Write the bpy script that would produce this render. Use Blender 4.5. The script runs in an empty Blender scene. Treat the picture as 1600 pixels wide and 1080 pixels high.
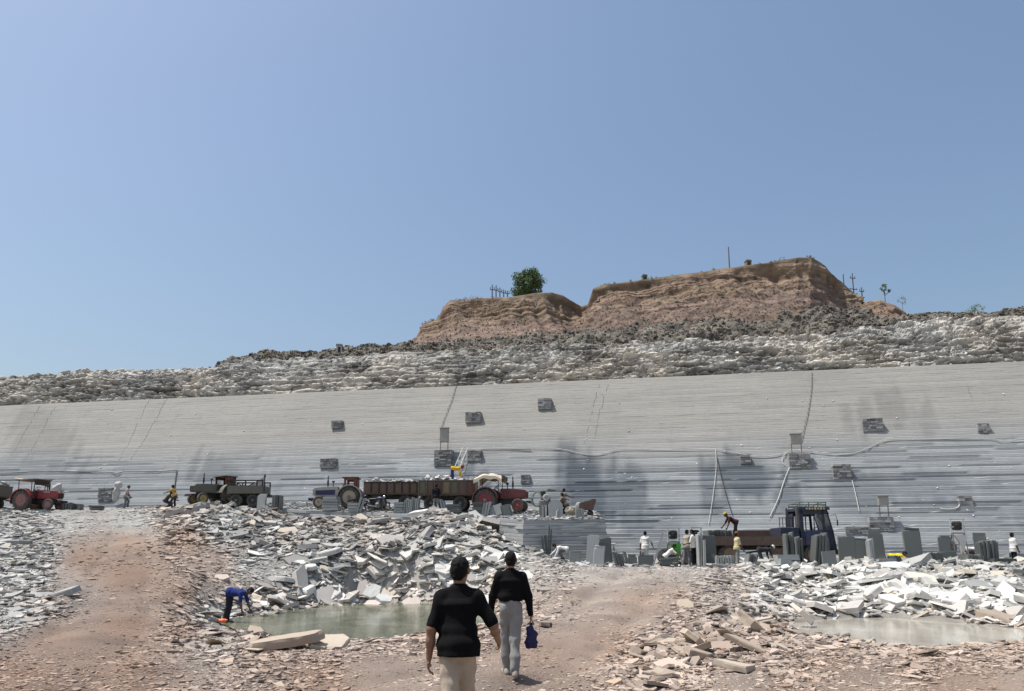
import bpy, math, random
import numpy as np
from mathutils import Vector, Matrix
R = math.radians
rng = np.random.default_rng(7)
random.seed(7)
SC = bpy.context.scene
COL = SC.collection

# ------------------------------------------------------------------ camera
F, CX, HY, PITCH, CAMZ = 1186.0, 800.0, 867.0, R(10), 1.7      # focal length and horizon in pixels of a 1600 x 1080 picture
CYP = HY - F * math.tan(PITCH)
cam_d = bpy.data.cameras.new('camera'); cam = bpy.data.objects.new('camera', cam_d); COL.objects.link(cam)
cam.location = (0, 0, CAMZ); cam.rotation_euler = (R(90) + PITCH, 0, 0)
cam_d.sensor_fit = 'HORIZONTAL'; cam_d.sensor_width = 36; cam_d.lens = 36 * F / 1600
cam_d.shift_y = (CYP - 540) / 1600
cam_d.clip_start = 0.1; cam_d.clip_end = 3000
SC.camera = cam

# ------------------------------------------------------------------ sky, sun, exposure
SUN = Vector((-0.38, 0.02, 0.92)).normalized()                   # towards the sun: high, from the left, slightly ahead
SUN_EL = math.asin(SUN.z); SUN_AZ = math.atan2(SUN.x, SUN.y)
w = bpy.data.worlds.new('World'); SC.world = w; w.use_nodes = True
nt = w.node_tree; bg = nt.nodes['Background']
sky = nt.nodes.new('ShaderNodeTexSky'); sky.sky_type = 'NISHITA'; sky.sun_disc = False
sky.sun_elevation = SUN_EL; sky.sun_rotation = SUN_AZ
sky.air_density = 1.35; sky.dust_density = 3.0; sky.ozone_density = 3.0; sky.altitude = 0
nt.links.new(sky.outputs[0], bg.inputs[0]); bg.inputs[1].default_value = 0.126
sd = bpy.data.lights.new('sun', 'SUN'); so = bpy.data.objects.new('sun', sd); COL.objects.link(so)
sd.energy = 5.0; sd.angle = R(0.5); sd.color = (1, 0.965, 0.91)
so.rotation_euler = SUN.to_track_quat('Z', 'Y').to_euler(); so.location = (-30, 0, 60)
SC.view_settings.view_transform = 'Standard'; SC.view_settings.look = 'None'
SC.view_settings.exposure = 0.12; SC.view_settings.gamma = 1.0; SC.view_settings.use_curve_mapping = False

# ------------------------------------------------------------------ picture <-> place
cp, sp = math.cos(PITCH), math.sin(PITCH)
def P(x, y, d):
    """the place seen at picture point (x, y) that lies d metres ahead"""
    rx = (np.asarray(x, float) - CX) / F; ry = -(np.asarray(y, float) - CYP) / F
    dy = cp - sp * ry; dz = sp + cp * ry
    t = d / dy
    return rx * t, np.asarray(d) + 0 * rx, CAMZ + dz * t
def PV(x, y, d): return Vector([float(v) for v in P(x, y, d)])
def proj(X, Y, Z):
    zc = Y * cp + (Z - CAMZ) * sp; yc = -Y * sp + (Z - CAMZ) * cp
    zc = np.maximum(zc, 0.05)
    return CX + F * X / zc, CYP - F * yc / zc
def ppm(x, y, d):
    ry = -(y - CYP) / F
    return F * (cp - sp * ry) / d                                # pixels to the metre there

# ------------------------------------------------------------------ noise
def _hash(ix, iy, iz, seed):
    h = (ix.astype(np.int64) * 374761393 + iy.astype(np.int64) * 668265263 + iz.astype(np.int64) * 2147483647 + seed * 974711) & 0x7fffffff
    h = ((h ^ (h >> 13)) * 1274126177) & 0x7fffffff
    h = ((h ^ (h >> 16)) * 668265263) & 0x7fffffff
    return ((h ^ (h >> 15)) & 0xffff) / 65535.0
def vnoise(x, y, z=0.0, seed=0):
    x, y, z = np.broadcast_arrays(np.asarray(x, float), np.asarray(y, float), np.asarray(z, float))
    x0 = np.floor(x); y0 = np.floor(y); z0 = np.floor(z)
    fx, fy, fz = x - x0, y - y0, z - z0
    fx = fx * fx * (3 - 2 * fx); fy = fy * fy * (3 - 2 * fy); fz = fz * fz * (3 - 2 * fz)
    r = 0
    for a in (0, 1):
        for b in (0, 1):
            for c in (0, 1):
                r = r + (fx if a else 1 - fx) * (fy if b else 1 - fy) * (fz if c else 1 - fz) * _hash(x0 + a, y0 + b, z0 + c, seed)
    return r * 2 - 1
def fbm(x, y, z=0.0, octv=4, seed=0, gain=0.5):
    r = 0; a = 1.0; f = 1.0
    for o in range(octv):
        r = r + a * vnoise(np.asarray(x) * f, np.asarray(y) * f, np.asarray(z) * f, seed + o * 17); a *= gain; f *= 2.03
    return r
def cells(x, y, seed=0):
    """value of the nearest random cell and the distance to its border (2-D Worley)"""
    x0 = np.floor(x); y0 = np.floor(y)
    b1 = np.full(x.shape, 9.0); b2 = np.full(x.shape, 9.0); v = np.zeros(x.shape)
    zz = np.zeros_like(x0)
    for i in (-1, 0, 1):
        for j in (-1, 0, 1):
            cx = x0 + i; cy = y0 + j
            px = cx + _hash(cx, cy, zz, seed); py = cy + _hash(cx, cy, zz, seed + 5)
            dd = np.hypot(px - x, py - y); cv = _hash(cx, cy, zz, seed + 9)
            m = dd < b1
            b2 = np.where(m, b1, np.minimum(b2, dd)); v = np.where(m, cv, v); b1 = np.where(m, dd, b1)
    return v, b2 - b1
def idw(px, py, pts, power=2.2):
    """a value spread smoothly between (x, y, value) marks"""
    num = 0; den = 0
    for (a, b, v) in pts:
        wgt = 1.0 / ((((px - a) * 0.6) ** 2 + (py - b) ** 2) + 30.0) ** (power / 2)
        num = num + wgt * v; den = den + wgt
    return num / den
def sstep(a, b, x):
    t = np.clip((x - a) / (b - a), 0, 1); return t * t * (3 - 2 * t)

# ------------------------------------------------------------------ objects
def tag(o, label=None, cat=None, group=None, kind=None):
    if label: o['label'] = label
    if cat: o['category'] = cat
    if group: o['group'] = group
    if kind: o['kind'] = kind
    return o
def link(o, parent=None):
    COL.objects.link(o)
    if parent is not None: o.parent = parent
    return o
def mesh_np(name, V, Fc, mat=None, smooth=False, attrs=None):
    """V (n,3) and Fc (m,k) arrays, or a list of such face arrays -> mesh"""
    me = bpy.data.meshes.new(name)
    V = np.asarray(V, np.float32)
    Fl = Fc if isinstance(Fc, list) else [Fc]
    Fl = [np.asarray(f, np.int32) for f in Fl if len(f)]
    me.vertices.add(len(V)); me.vertices.foreach_set('co', V.ravel())
    nl = sum(f.size for f in Fl); nf = sum(len(f) for f in Fl)
    me.loops.add(nl); me.loops.foreach_set('vertex_index', np.concatenate([f.ravel() for f in Fl]))
    me.polygons.add(nf)
    tot = np.concatenate([np.full(len(f), f.shape[1], np.int32) for f in Fl])
    me.polygons.foreach_set('loop_start', np.concatenate([[0], np.cumsum(tot)[:-1]]).astype(np.int32))
    me.polygons.foreach_set('loop_total', tot)
    me.polygons.foreach_set('use_smooth', np.full(nf, smooth, bool))
    if attrs:
        for k, a in attrs.items():
            a = np.asarray(a, np.float32)
            if a.ndim == 1:
                at = me.attributes.new(k, 'FLOAT', 'POINT'); at.data.foreach_set('value', a)
            else:
                at = me.attributes.new(k, 'FLOAT_COLOR', 'POINT')
                if a.shape[1] == 3: a = np.concatenate([a, np.ones((len(a), 1), np.float32)], 1)
                at.data.foreach_set('color', a.ravel())
    me.update(calc_edges=True); me.validate()
    if mat: me.materials.append(mat)
    return me
def obj_np(name, V, Fc, mat=None, parent=None, smooth=False, attrs=None):
    return link(bpy.data.objects.new(name, mesh_np(name, V, Fc, mat, smooth, attrs)), parent)
def grid_faces(nu, nv):
    i = np.arange(nu * nv).reshape(nu, nv)
    return np.stack([i[:-1, :-1], i[1:, :-1], i[1:, 1:], i[:-1, 1:]], -1).reshape(-1, 4)
def empty(name, loc=(0, 0, 0), rz=0.0, label=None, cat=None, group=None):
    o = bpy.data.objects.new(name, None); COL.objects.link(o)
    o.location = loc; o.rotation_euler = (0, 0, rz); o.empty_display_size = 0.2
    return tag(o, label, cat, group)

class MB:
    """collects shapes into one mesh"""
    def __init__(s): s.v = []; s.f = []
    def add(s, V, Fc):
        o = len(s.v); s.v += [tuple(v) for v in V]; s.f += [tuple(i + o for i in f) for f in Fc]; return s
    def box(s, c, size, rot=None, taper=1.0, bev=0.0):
        hx, hy, hz = size[0] / 2, size[1] / 2, size[2] / 2
        if bev <= 0:
            V = [Vector((sx * hx * (taper if sz > 0 else 1), sy * hy * (taper if sz > 0 else 1), sz * hz)) for sz in (-1, 1) for sx, sy in ((-1, -1), (1, -1), (1, 1), (-1, 1))]
            Fc = [(3, 2, 1, 0), (4, 5, 6, 7), (0, 1, 5, 4), (1, 2, 6, 5), (2, 3, 7, 6), (3, 0, 4, 7)]
        else:
            b = min(bev, hx * .9, hy * .9, hz * .9)
            oct_ = [(-hx + b, -hy), (hx - b, -hy), (hx, -hy + b), (hx, hy - b), (hx - b, hy), (-hx + b, hy), (-hx, hy - b), (-hx, -hy + b)]
            ins = [(x * (1 - b / hx), y * (1 - b / hy)) for x, y in oct_]
            V = []
            for z, ring in ((-hz, ins), (-hz + b, oct_), (hz - b, oct_), (hz, ins)):
                k = taper if z > 0 else 1
                V += [Vector((x * k, y * k, z)) for x, y in ring]
            Fc = [tuple(range(7, -1, -1)), tuple(range(24, 32))]
            for r in range(3):
                for i in range(8): Fc.append((r * 8 + i, r * 8 + (i + 1) % 8, r * 8 + 8 + (i + 1) % 8, r * 8 + 8 + i))
        c = Vector(c)
        if rot is not None:
            m = rot if isinstance(rot, Matrix) else __import__('mathutils').Euler(rot).to_matrix()
            V = [m @ v for v in V]
        return s.add([c + v for v in V], Fc)
    def tube(s, pts, r, n=8, caps=True):
        pts = [Vector(p) for p in pts]; rs = r if isinstance(r, (list, tuple)) else [r] * len(pts)
        V = []; up = Vector((0.02, 0.05, 1))
        for i, p in enumerate(pts):
            t = (pts[min(i + 1, len(pts) - 1)] - pts[max(i - 1, 0)]).normalized()
            a = t.cross(up)
            if a.length < .08: a = t.cross(Vector((1, 0, 0)))
            a.normalize(); b = t.cross(a)
            V += [p + (a * math.cos(2 * math.pi * k / n) + b * math.sin(2 * math.pi * k / n)) * rs[i] for k in range(n)]
        Fc = []
        for i in range(len(pts) - 1):
            for k in range(n): Fc.append((i * n + k, i * n + (k + 1) % n, (i + 1) * n + (k + 1) % n, (i + 1) * n + k))
        if caps: Fc += [tuple(range(n - 1, -1, -1)), tuple(range((len(pts) - 1) * n, len(pts) * n))]
        return s.add(V, Fc)
    def lathe(s, c, axis, prof, n=20, closed=False):
        """prof: (offset along axis, radius)"""
        c = Vector(c); ax = Vector(axis).normalized(); a = ax.orthogonal().normalized(); b = ax.cross(a)
        m = len(prof); V = [c + ax * o + (a * math.cos(2 * math.pi * k / n) + b * math.sin(2 * math.pi * k / n)) * r for k in range(n) for o, r in prof]
        Fc = []
        for k in range(n):
            k2 = (k + 1) % n
            for j in range(m - (0 if closed else 1)):
                j2 = (j + 1) % m
                Fc.append((k * m + j, k2 * m + j, k2 * m + j2, k * m + j2))
        if not closed:
            Fc += [tuple(k * m for k in range(n - 1, -1, -1)), tuple(k * m + m - 1 for k in range(n))]
        return s.add(V, Fc)
    def prism(s, poly, y0, y1, axis='y'):
        """polygon in x,z pushed from y0 to y1 (or in y,z along x, or x,y along z)"""
        n = len(poly)
        def mk(a, b, t): return {'y': (a, t, b), 'x': (t, a, b), 'z': (a, b, t)}[axis]
        V = [mk(a, b, y0) for a, b in poly] + [mk(a, b, y1) for a, b in poly]
        Fc = [tuple(range(n)), tuple(range(2 * n - 1, n - 1, -1))] + [(i, i + n, (i + 1) % n + n, (i + 1) % n) for i in range(n)]
        return s.add(V, Fc)
    def build(s, name, mat, parent=None, smooth=False, loc=None, label=None):
        me = bpy.data.meshes.new(name); me.from_pydata([tuple(v) for v in s.v], [], s.f); me.update()
        import bmesh
        bm = bmesh.new(); bm.from_mesh(me); bmesh.ops.recalc_face_normals(bm, faces=bm.faces); bm.to_mesh(me); bm.free()
        if mat: me.materials.append(mat)
        if smooth:
            me.polygons.foreach_set('use_smooth', [True] * len(me.polygons))
            try: me.set_sharp_from_angle(angle=R(38))
            except Exception: pass
        o = link(bpy.data.objects.new(name, me), parent)
        if loc is not None: o.location = loc
        if label: o['label'] = label
        return o

# ------------------------------------------------------------------ materials
MATS = {}
def nodes_of(name, rough=0.8):
    m = bpy.data.materials.new(name); m.use_nodes = True
    t = m.node_tree; b = t.nodes['Principled BSDF']; b.inputs['Roughness'].default_value = rough
    MATS[name] = m
    return m, t, b
def N(t, kind, **kw):
    n = t.nodes.new(kind)
    for k, v in kw.items():
        if k.startswith('in_'):
            n.inputs[int(k[3:]) if k[3:].isdigit() else k[3:]].default_value = v
        else: setattr(n, k, v)
    return n
def mixc(t, fac, a, b, mode='MIX'):
    n = t.nodes.new('ShaderNodeMix'); n.data_type = 'RGBA'; n.blend_type = mode
    for i, v in ((0, fac), (6, a), (7, b)):
        if hasattr(v, 'is_linked'): t.links.new(v, n.inputs[i])
        elif i == 0: n.inputs[0].default_value = v
        else: n.inputs[i].default_value = tuple(v) + ((1,) if len(v) == 3 else ())
    return n.outputs[2]
def ramp(t, fac, stops):
    n = t.nodes.new('ShaderNodeValToRGB'); e = n.color_ramp.elements
    while len(e) < len(stops): e.new(0.5)
    for k, (p, c) in enumerate(stops):
        e[k].position = p; e[k].color = (c, c, c, 1) if not hasattr(c, '__len__') else tuple(c) + ((1,) if len(c) == 3 else ())
    t.links.new(fac, n.inputs[0]); return n.outputs[0]
def noise(t, scale, detail=4, rough=0.55, vec=None, stretch=None):
    n = t.nodes.new('ShaderNodeTexNoise'); n.inputs['Scale'].default_value = scale; n.inputs['Detail'].default_value = detail; n.inputs['Roughness'].default_value = rough
    if vec is not None:
        if stretch:
            mp = t.nodes.new('ShaderNodeMapping'); mp.inputs['Scale'].default_value = stretch; t.links.new(vec, mp.inputs[0]); vec = mp.outputs[0]
        t.links.new(vec, n.inputs['Vector'])
    return n.outputs[0]
def bump(t, b, h, strength=0.4, dist=0.02):
    n = t.nodes.new('ShaderNodeBump'); n.inputs['Strength'].default_value = strength; n.inputs['Distance'].default_value = dist
    t.links.new(h, n.inputs['Height']); t.links.new(n.outputs[0], b.inputs['Normal'])
def world_pos(t): return t.nodes.new('ShaderNodeNewGeometry').outputs['Position']
def obj_pos(t): return t.nodes.new('ShaderNodeTexCoord').outputs['Object']
def paint(name, col, rough=0.5, dirt=0.35, dcol=(0.25, 0.21, 0.17), metal=0.0, scale=6.0, bmp=0.12):
    """a plain paint, cloth or metal with dust and uneven tone"""
    if name in MATS: return MATS[name]
    m, t, b = nodes_of(name, rough); v = obj_pos(t)
    n1 = noise(t, scale, 6, 0.65, v); n2 = noise(t, scale * 5, 3, 0.6, v)
    c = mixc(t, ramp(t, n1, [(0.42, 0.0), (0.75, dirt)]), tuple(col), dcol)
    c = mixc(t, ramp(t, n2, [(0.35, 0.0), (0.8, 0.3)]), c, tuple(x * 0.6 for x in col))
    t.links.new(c, b.inputs['Base Color']); b.inputs['Metallic'].default_value = metal
    bump(t, b, n2, bmp, 0.01)
    return m
# ------------------------------------------------------------------ stone and earth materials
def attr_stone(name, rough=0.85, bs=26.0, bd=0.012, vary=0.35):
    """colour of each stone from the mesh, with grain, dust and chips"""
    m, t, b = nodes_of(name, rough); v = world_pos(t)
    a = N(t, 'ShaderNodeAttribute', attribute_name='col').outputs['Color']
    n1 = noise(t, 2.2, 6, 0.65, v); n2 = noise(t, bs, 4, 0.65, v)
    c = mixc(t, ramp(t, n1, [(0.3, 0.0), (0.75, vary)]), a, mixc(t, 1.0, a, (0.62, 0.6, 0.58), 'MULTIPLY'))
    c = mixc(t, ramp(t, n2, [(0.3, 0.22), (0.6, 0.0)]), c, mixc(t, 1.0, a, (0.55, 0.54, 0.52), 'MULTIPLY'))
    t.links.new(c, b.inputs['Base Color']); bump(t, b, n2, 0.5, bd)
    return m
M_RUB = attr_stone('rubble_stone')
M_BAND = attr_stone('layered_limestone', 0.9, 9.0, 0.05, 0.5)
M_EARTH = attr_stone('brown_earth', 0.95, 5.0, 0.10, 0.45)

# broken slabs that are objects of their own: tone from the object
def slab_mat(name, stops, rough=0.82, dark=0.7):
    m, t, b = nodes_of(name, rough); v = obj_pos(t)
    oi = t.nodes.new('ShaderNodeObjectInfo').outputs['Random']
    c = ramp(t, oi, stops)
    n1 = noise(t, 2.5, 6, 0.65, v); n2 = noise(t, 22, 4, 0.6, v)
    c2 = mixc(t, ramp(t, n1, [(0.38, 0.0), (0.72, 0.45)]), c, mixc(t, 1.0, c, (dark, dark, dark * .97), 'MULTIPLY'))
    c2 = mixc(t, ramp(t, n2, [(0.3, 0.25), (0.6, 0.0)]), c2, mixc(t, 1.0, c, (0.6, 0.58, 0.56), 'MULTIPLY'))
    t.links.new(c2, b.inputs['Base Color']); bump(t, b, n2, 0.4, 0.012)
    return m
M_SLAB_G = slab_mat('grey_broken_slab', [(0, (0.22, 0.228, 0.22)), (0.5, (0.35, 0.35, 0.335)), (0.85, (0.52, 0.51, 0.48)), (1, (0.44, 0.38, 0.31))])
M_SLAB_W = slab_mat('pale_broken_slab', [(0, (0.46, 0.455, 0.43)), (0.5, (0.62, 0.61, 0.575)), (0.85, (0.68, 0.655, 0.60)), (1, (0.60, 0.52, 0.42))])
M_SLAB_T = slab_mat('tan_broken_slab', [(0, (0.33, 0.27, 0.21)), (0.5, (0.42, 0.34, 0.26)), (1, (0.48, 0.41, 0.33))])
M_CUT = slab_mat('dressed_green_grey_slab', [(0, (0.075, 0.085, 0.08)), (0.5, (0.12, 0.13, 0.122)), (1, (0.19, 0.20, 0.19))], 0.7, 0.8)
M_CUTL = slab_mat('dressed_pale_slab', [(0, (0.26, 0.28, 0.275)), (1, (0.40, 0.41, 0.395))], 0.75, 0.8)

# the ground
def ground_mat():
    m, t, b = nodes_of('quarry_floor', 0.95); v = world_pos(t)
    a = N(t, 'ShaderNodeAttribute', attribute_name='col').outputs['Color']
    n0 = noise(t, 0.5, 5, 0.6, v); n1 = noise(t, 3.0, 7, 0.7, v); n2 = noise(t, 40, 4, 0.7, v)
    c = mixc(t, ramp(t, n1, [(0.35, 0.0), (0.7, 0.5)]), a, mixc(t, 1.0, a, (0.72, 0.68, 0.64), 'MULTIPLY'))
    c = mixc(t, ramp(t, n0, [(0.4, 0.0), (0.7, 0.35)]), c, mixc(t, 1.0, a, (1.18, 1.13, 1.08), 'MULTIPLY'))
    c = mixc(t, ramp(t, n2, [(0.35, 0.5), (0.6, 0.0)]), c, mixc(t, 1.0, a, (0.55, 0.5, 0.47), 'MULTIPLY'))
    t.links.new(c, b.inputs['Base Color'])
    h = N(t, 'ShaderNodeMath', operation='ADD'); t.links.new(n1, h.inputs[0]); t.links.new(n2, h.inputs[1])
    bump(t, b, h.outputs[0], 0.9, 0.06)
    return m
M_GROUND = ground_mat()

# ------------------------------------------------------------------ the lie of the land: marks read off the photograph, (x, y, metres ahead)
CTRL = {
 -260: [(1080, 9.6), (1030, 12.4), (985, 16.5), (930, 23), (890, 30), (850, 38), (815, 48), (796, 56), (793, 60)],
 0: [(1080, 9.6), (1030, 12.4), (985, 16.5), (960, 19), (928, 23), (886, 30), (846, 38), (812, 48), (797, 54), (793, 58)],
 100: [(1080, 9.6), (1030, 12.4), (985, 16.5), (952, 20.5), (902, 28), (852, 37), (838, 40), (815, 47), (797, 54), (793, 58)],
 200: [(1080, 9.6), (1030, 12.4), (985, 16.5), (948, 20.3), (903, 27), (852, 37), (838, 39.5), (815, 46.5), (797, 53), (793, 58)],
 300: [(1080, 9.6), (1030, 12.3), (992, 16), (952, 20.5), (900, 27), (862, 34), (830, 40), (805, 47), (792, 53), (792, 57)],
 345: [(1080, 9.6), (1030, 12.3), (998, 15.6), (968, 20.5), (950, 24), (920, 28), (880, 33), (838, 38.5), (798, 47), (793, 51)],
 430: [(1080, 9.6), (1030, 12.3), (1009, 15.8), (952, 29), (920, 31.5), (880, 34.5), (840, 38), (810, 43.5), (797, 48)],
 520: [(1080, 9.6), (1030, 12.3), (1008, 15.9), (944, 31), (900, 33.5), (860, 36), (832, 40), (811, 45)],
 600: [(1080, 9.6), (1030, 12.3), (1005, 15.9), (942, 31.2), (905, 33), (870, 35), (840, 38), (817, 41.5), (801, 43.8)],
 680: [(1080, 9.6), (1030, 12.3), (1000, 16.2), (942, 31.2), (900, 33), (860, 35.5), (826, 39), (800, 42.5)],
 745: [(1080, 9.6), (1030, 12.3), (997, 16.5), (946, 30), (905, 32.5), (864, 35.5), (830, 38.5), (812, 40.8)],
 800: [(1080, 9.6), (1030, 12.3), (985, 16.9), (950, 21.5), (925, 26), (895, 31), (872, 35.5), (852, 38.5)],
 850: [(1080, 9.6), (1030, 12.3), (985, 16.9), (950, 20.8), (916, 25.5), (893, 30), (880, 34), (871, 38), (868, 41)],
 920: [(1080, 9.6), (1030, 12.3), (985, 16.9), (942, 22), (906, 28), (890, 32), (884, 36), (880, 41)],
 1000: [(1080, 9.6), (1035, 12.0), (990, 16.4), (940, 22), (905, 28), (890, 32.5), (886, 36), (882, 42)],
 1100: [(1080, 9.6), (1052, 11.0), (1000, 15.3), (955, 19.6), (928, 23.2), (904, 27.5), (890, 32.5), (886, 36), (882, 42)],
 1200: [(1080, 9.6), (1058, 10.6), (1018, 13), (990, 15.8), (958, 20.6), (927, 26.5), (902, 30.5), (890, 34.5), (881, 42)],
 1300: [(1080, 9.6), (1058, 10.6), (1025, 12.7), (1013, 14.3), (962, 22.4), (937, 25.6), (907, 29.6), (891, 33.5), (881, 42)],
 1400: [(1080, 9.6), (1058, 10.6), (1030, 12.4), (1022, 13.6), (964, 22.2), (937, 25.6), (907, 29.6), (891, 33.5), (881, 42)],
 1500: [(1080, 9.6), (1058, 10.6), (1030, 12.4), (1020, 13.8), (970, 21.4), (942, 25.2), (907, 29.6), (891, 33.5), (880, 42)],
 1600: [(1080, 9.6), (1058, 10.6), (1030, 12.4), (1017, 13.9), (976, 20.8), (945, 25), (907, 29.6), (889, 33.5), (879, 42)],
 1860: [(1080, 9.6), (1030, 12.4), (1012, 14.3), (970, 19), (945, 25), (907, 29.6), (889, 33.5), (879, 42)],
}
cu, cv, cz = [], [], []
for x, L in CTRL.items():
    for y, d in L:
        X, Y, Z = P(x, y, d); cu.append(X / Y * 2.2); cv.append(math.log(Y)); cz.append(Z)
    for d in (1.0, 3.0, 6.0):
        cu.append((x - CX) / F * 2.2); cv.append(math.log(d)); cz.append(0.0)
for x in range(455, 940, 60):                                    # under the bench
    for d in (46.5, 52):
        if x < 600 and d < 50: continue
        cu.append((x - CX) / F * 2.2); cv.append(math.log(d)); cz.append(1.8)
cu = np.array(cu); cv = np.array(cv); cz = np.array(cz)
K = np.hypot(cu[:, None] - cu, cv[:, None] - cv)
cw = np.linalg.solve(K - 0.004 * np.eye(len(cu)), cz)            # smooth sheet through the marks
POND_L, POND_R = -0.36, -0.17
def gxy(x, y, d): a = P(x, y, d); return (float(a[0]), float(d))
TRACKS = [[gxy(20, 1080, 9.6), gxy(110, 1015, 13.6), gxy(170, 960, 19), gxy(190, 900, 27.4), gxy(200, 852, 37), gxy(205, 830, 42)], [gxy(640, 1080, 9.6), gxy(800, 1040, 11.7), gxy(900, 990, 16.4), gxy(960, 942, 22), gxy(1000, 905, 28), gxy(1012, 890, 32.5)]]
def track_dist(X, Y):
    best = np.full(np.shape(X), 99.0)
    for L in TRACKS:
        for (ax, ay), (bx, by) in zip(L[:-1], L[1:]):
            t = np.clip(((X - ax) * (bx - ax) + (Y - ay) * (by - ay)) / ((bx - ax) ** 2 + (by - ay) ** 2), 0, 1)
            best = np.minimum(best, np.hypot(X - ax - t * (bx - ax), Y - ay - t * (by - ay)))
    return best
def inpoly(x, y, poly):
    c = np.zeros(np.shape(x), bool); j = len(poly) - 1
    for i in range(len(poly)):
        xi, yi = poly[i]; xj, yj = poly[j]
        c ^= ((yi > y) != (yj > y)) & (x < (xj - xi) * (y - yi) / (yj - yi + 1e-9) + xi); j = i
    return c
def pd(x, y, z):
    """ground point seen at (x, y) at height z -> X, Y"""
    ry = -(y - CYP) / F; dy = cp - sp * ry; dz = sp + cp * ry
    t = (z - CAMZ) / dz
    return ((x - CX) / F * t, dy * t)
PONDL = [pd(*q, POND_L) for q in ((330, 982), (358, 968), (405, 957), (445, 950), (500, 945), (560, 942), (620, 941), (690, 942), (760, 946), (785, 958), (790, 975), (745, 988), (690, 994), (600, 999), (520, 1001), (440, 1005), (385, 1003), (350, 996))]
PONDR = [pd(*q, POND_R) for q in ((1205, 990), (1232, 976), (1270, 969), (1330, 965), (1400, 966), (1470, 971), (1530, 978), (1600, 982), (1800, 984), (1800, 1006), (1600, 1008), (1520, 1014), (1430, 1021), (1380, 1017), (1330, 1008), (1270, 1003))]
def polydist(x, y, poly):
    d = np.full(np.shape(x), 1e9)
    for i in range(len(poly)):
        ax, ay = poly[i - 1]; bx, by = poly[i]
        t = np.clip(((x - ax) * (bx - ax) + (y - ay) * (by - ay)) / ((bx - ax) ** 2 + (by - ay) ** 2 + 1e-9), 0, 1)
        d = np.minimum(d, np.hypot(x - ax - t * (bx - ax), y - ay - t * (by - ay)))
    return np.where(inpoly(x, y, poly), -d, d)
# how the ground is made up, again as marks in the picture: 1 = red earth, 0 = grey stone
RED_MARKS = [(0, 830, 0), (40, 900, 0), (20, 960, .15), (90, 1000, .95), (110, 930, .5), (70, 860, .1), (130, 870, 1), (200, 850, .95), (290, 850, .9), (330, 880, .7), (200, 900, 1), (290, 930, 1), (320, 930, .45),
       (200, 980, 1), (280, 985, .9), (330, 960, 0), (330, 1010, .5), (420, 1030, .8), (200, 1050, 1), (40, 1060, 1), (500, 1060, 1), (600, 1030, .8), (700, 1010, .9), (560, 1000, .7), (200, 815, 0), (100, 810, 0), (350, 830, 0), (400, 880, 0), (500, 900, 0), (700, 880, 0), (800, 880, 0), (830, 960, .75), (840, 900, .35), (900, 892, .35), (900, 930, .8), (1000, 893, .55), (1080, 892, .35), (1000, 940, 1), (950, 1000, 1), (850, 1020, 1), (1050, 930, .85), (1130, 920, .5), (1050, 980, .75), (1150, 970, .5), (1200, 930, .12), (1200, 1000, .8), (1120, 1010, .8), (1300, 920, 0), (1450, 930, 0), (1600, 930, 0), (1400, 890, 0), (1300, 1040, .9), (1450, 1035, .9), (1600, 1020, .85), (1100, 1060, .85), (1250, 1070, .9), (1500, 1075, 1), (900, 870, 0), (1000, 880, .1), (1200, 885, 0)]
# typical size of the stones in picture points
SIZ = [(0, 820, 9), (40, 900, 13), (40, 950, 13), (120, 900, 5), (200, 900, 4.5), (200, 960, 4), (100, 1000, 4.5), (50, 1060, 7), (300, 1040, 7), (320, 990, 12), (360, 1010, 14), (200, 830, 5), (150, 810, 4), (300, 815, 13), (350, 820, 16), (400, 850, 15), (330, 870, 7), (420, 890, 8), (480, 850, 14), (350, 910, 8), (430, 930, 19), (520, 920, 26), (600, 910, 26), (660, 910, 24), (560, 870, 17), (650, 850, 18), (540, 840, 12), (700, 820, 24), (620, 830, 11), (740, 860, 16), (760, 900, 20), (830, 880, 8), (840, 930, 8), (860, 950, 7), (950, 930, 3.2), (1000, 960, 3), (900, 1010, 4), (800, 1040, 5), (600, 1050, 5), (480, 1030, 9), (600, 1005, 9), (950, 895, 4), (1060, 900, 5), (1120, 930, 9), (1060, 980, 11), (1130, 990, 16), (1020, 1030, 17), (1100, 1020, 19), (1180, 1000, 16), (1200, 940, 14), (1260, 900, 18), (1300, 930, 22), (1400, 930, 30), (1500, 940, 34), (1590, 940, 28), (1400, 890, 16), (1550, 895, 16), (1300, 1020, 10), (1450, 1030, 12), (1550, 1030, 11), (1350, 1060, 6), (1150, 1060, 6), (1500, 1075, 5), (1600, 1070, 6)]
# pale, sun bleached piles
PALE = [(0, 850, .3), (60, 930, .4), (200, 810, .4), (380, 850, .15), (450, 870, .3), (560, 920, .9), (640, 900, .85), (520, 840, .1), (620, 830, .2), (700, 840, .45), (760, 880, .5), (850, 880, .5), (950, 890, .6), (1200, 930, .6), (1280, 920, 1), (1400, 930, 1), (1550, 950, 1), (1300, 890, .6), (1450, 886, .3), (1590, 890, .3), (1550, 900, .6), (430, 940, .4), (330, 960, .35), (1100, 980, .3), (950, 950, .8), (1000, 920, .8), (900, 1000, .7), (800, 1050, .6), (200, 900, .0), (180, 960, .05), (100, 1030, .2), (400, 1060, .35), (1100, 1060, .9), (1300, 1065, .7)]
def zone(px, py):
    py = np.clip(py, 780, 1085); px = np.clip(px, -40, 1640)
    return np.clip(idw(px, py, RED_MARKS, 3.0), 0, 1), idw(px, py, SIZ, 3.0), np.clip(idw(px, py, PALE, 3.0), 0, 1)
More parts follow.
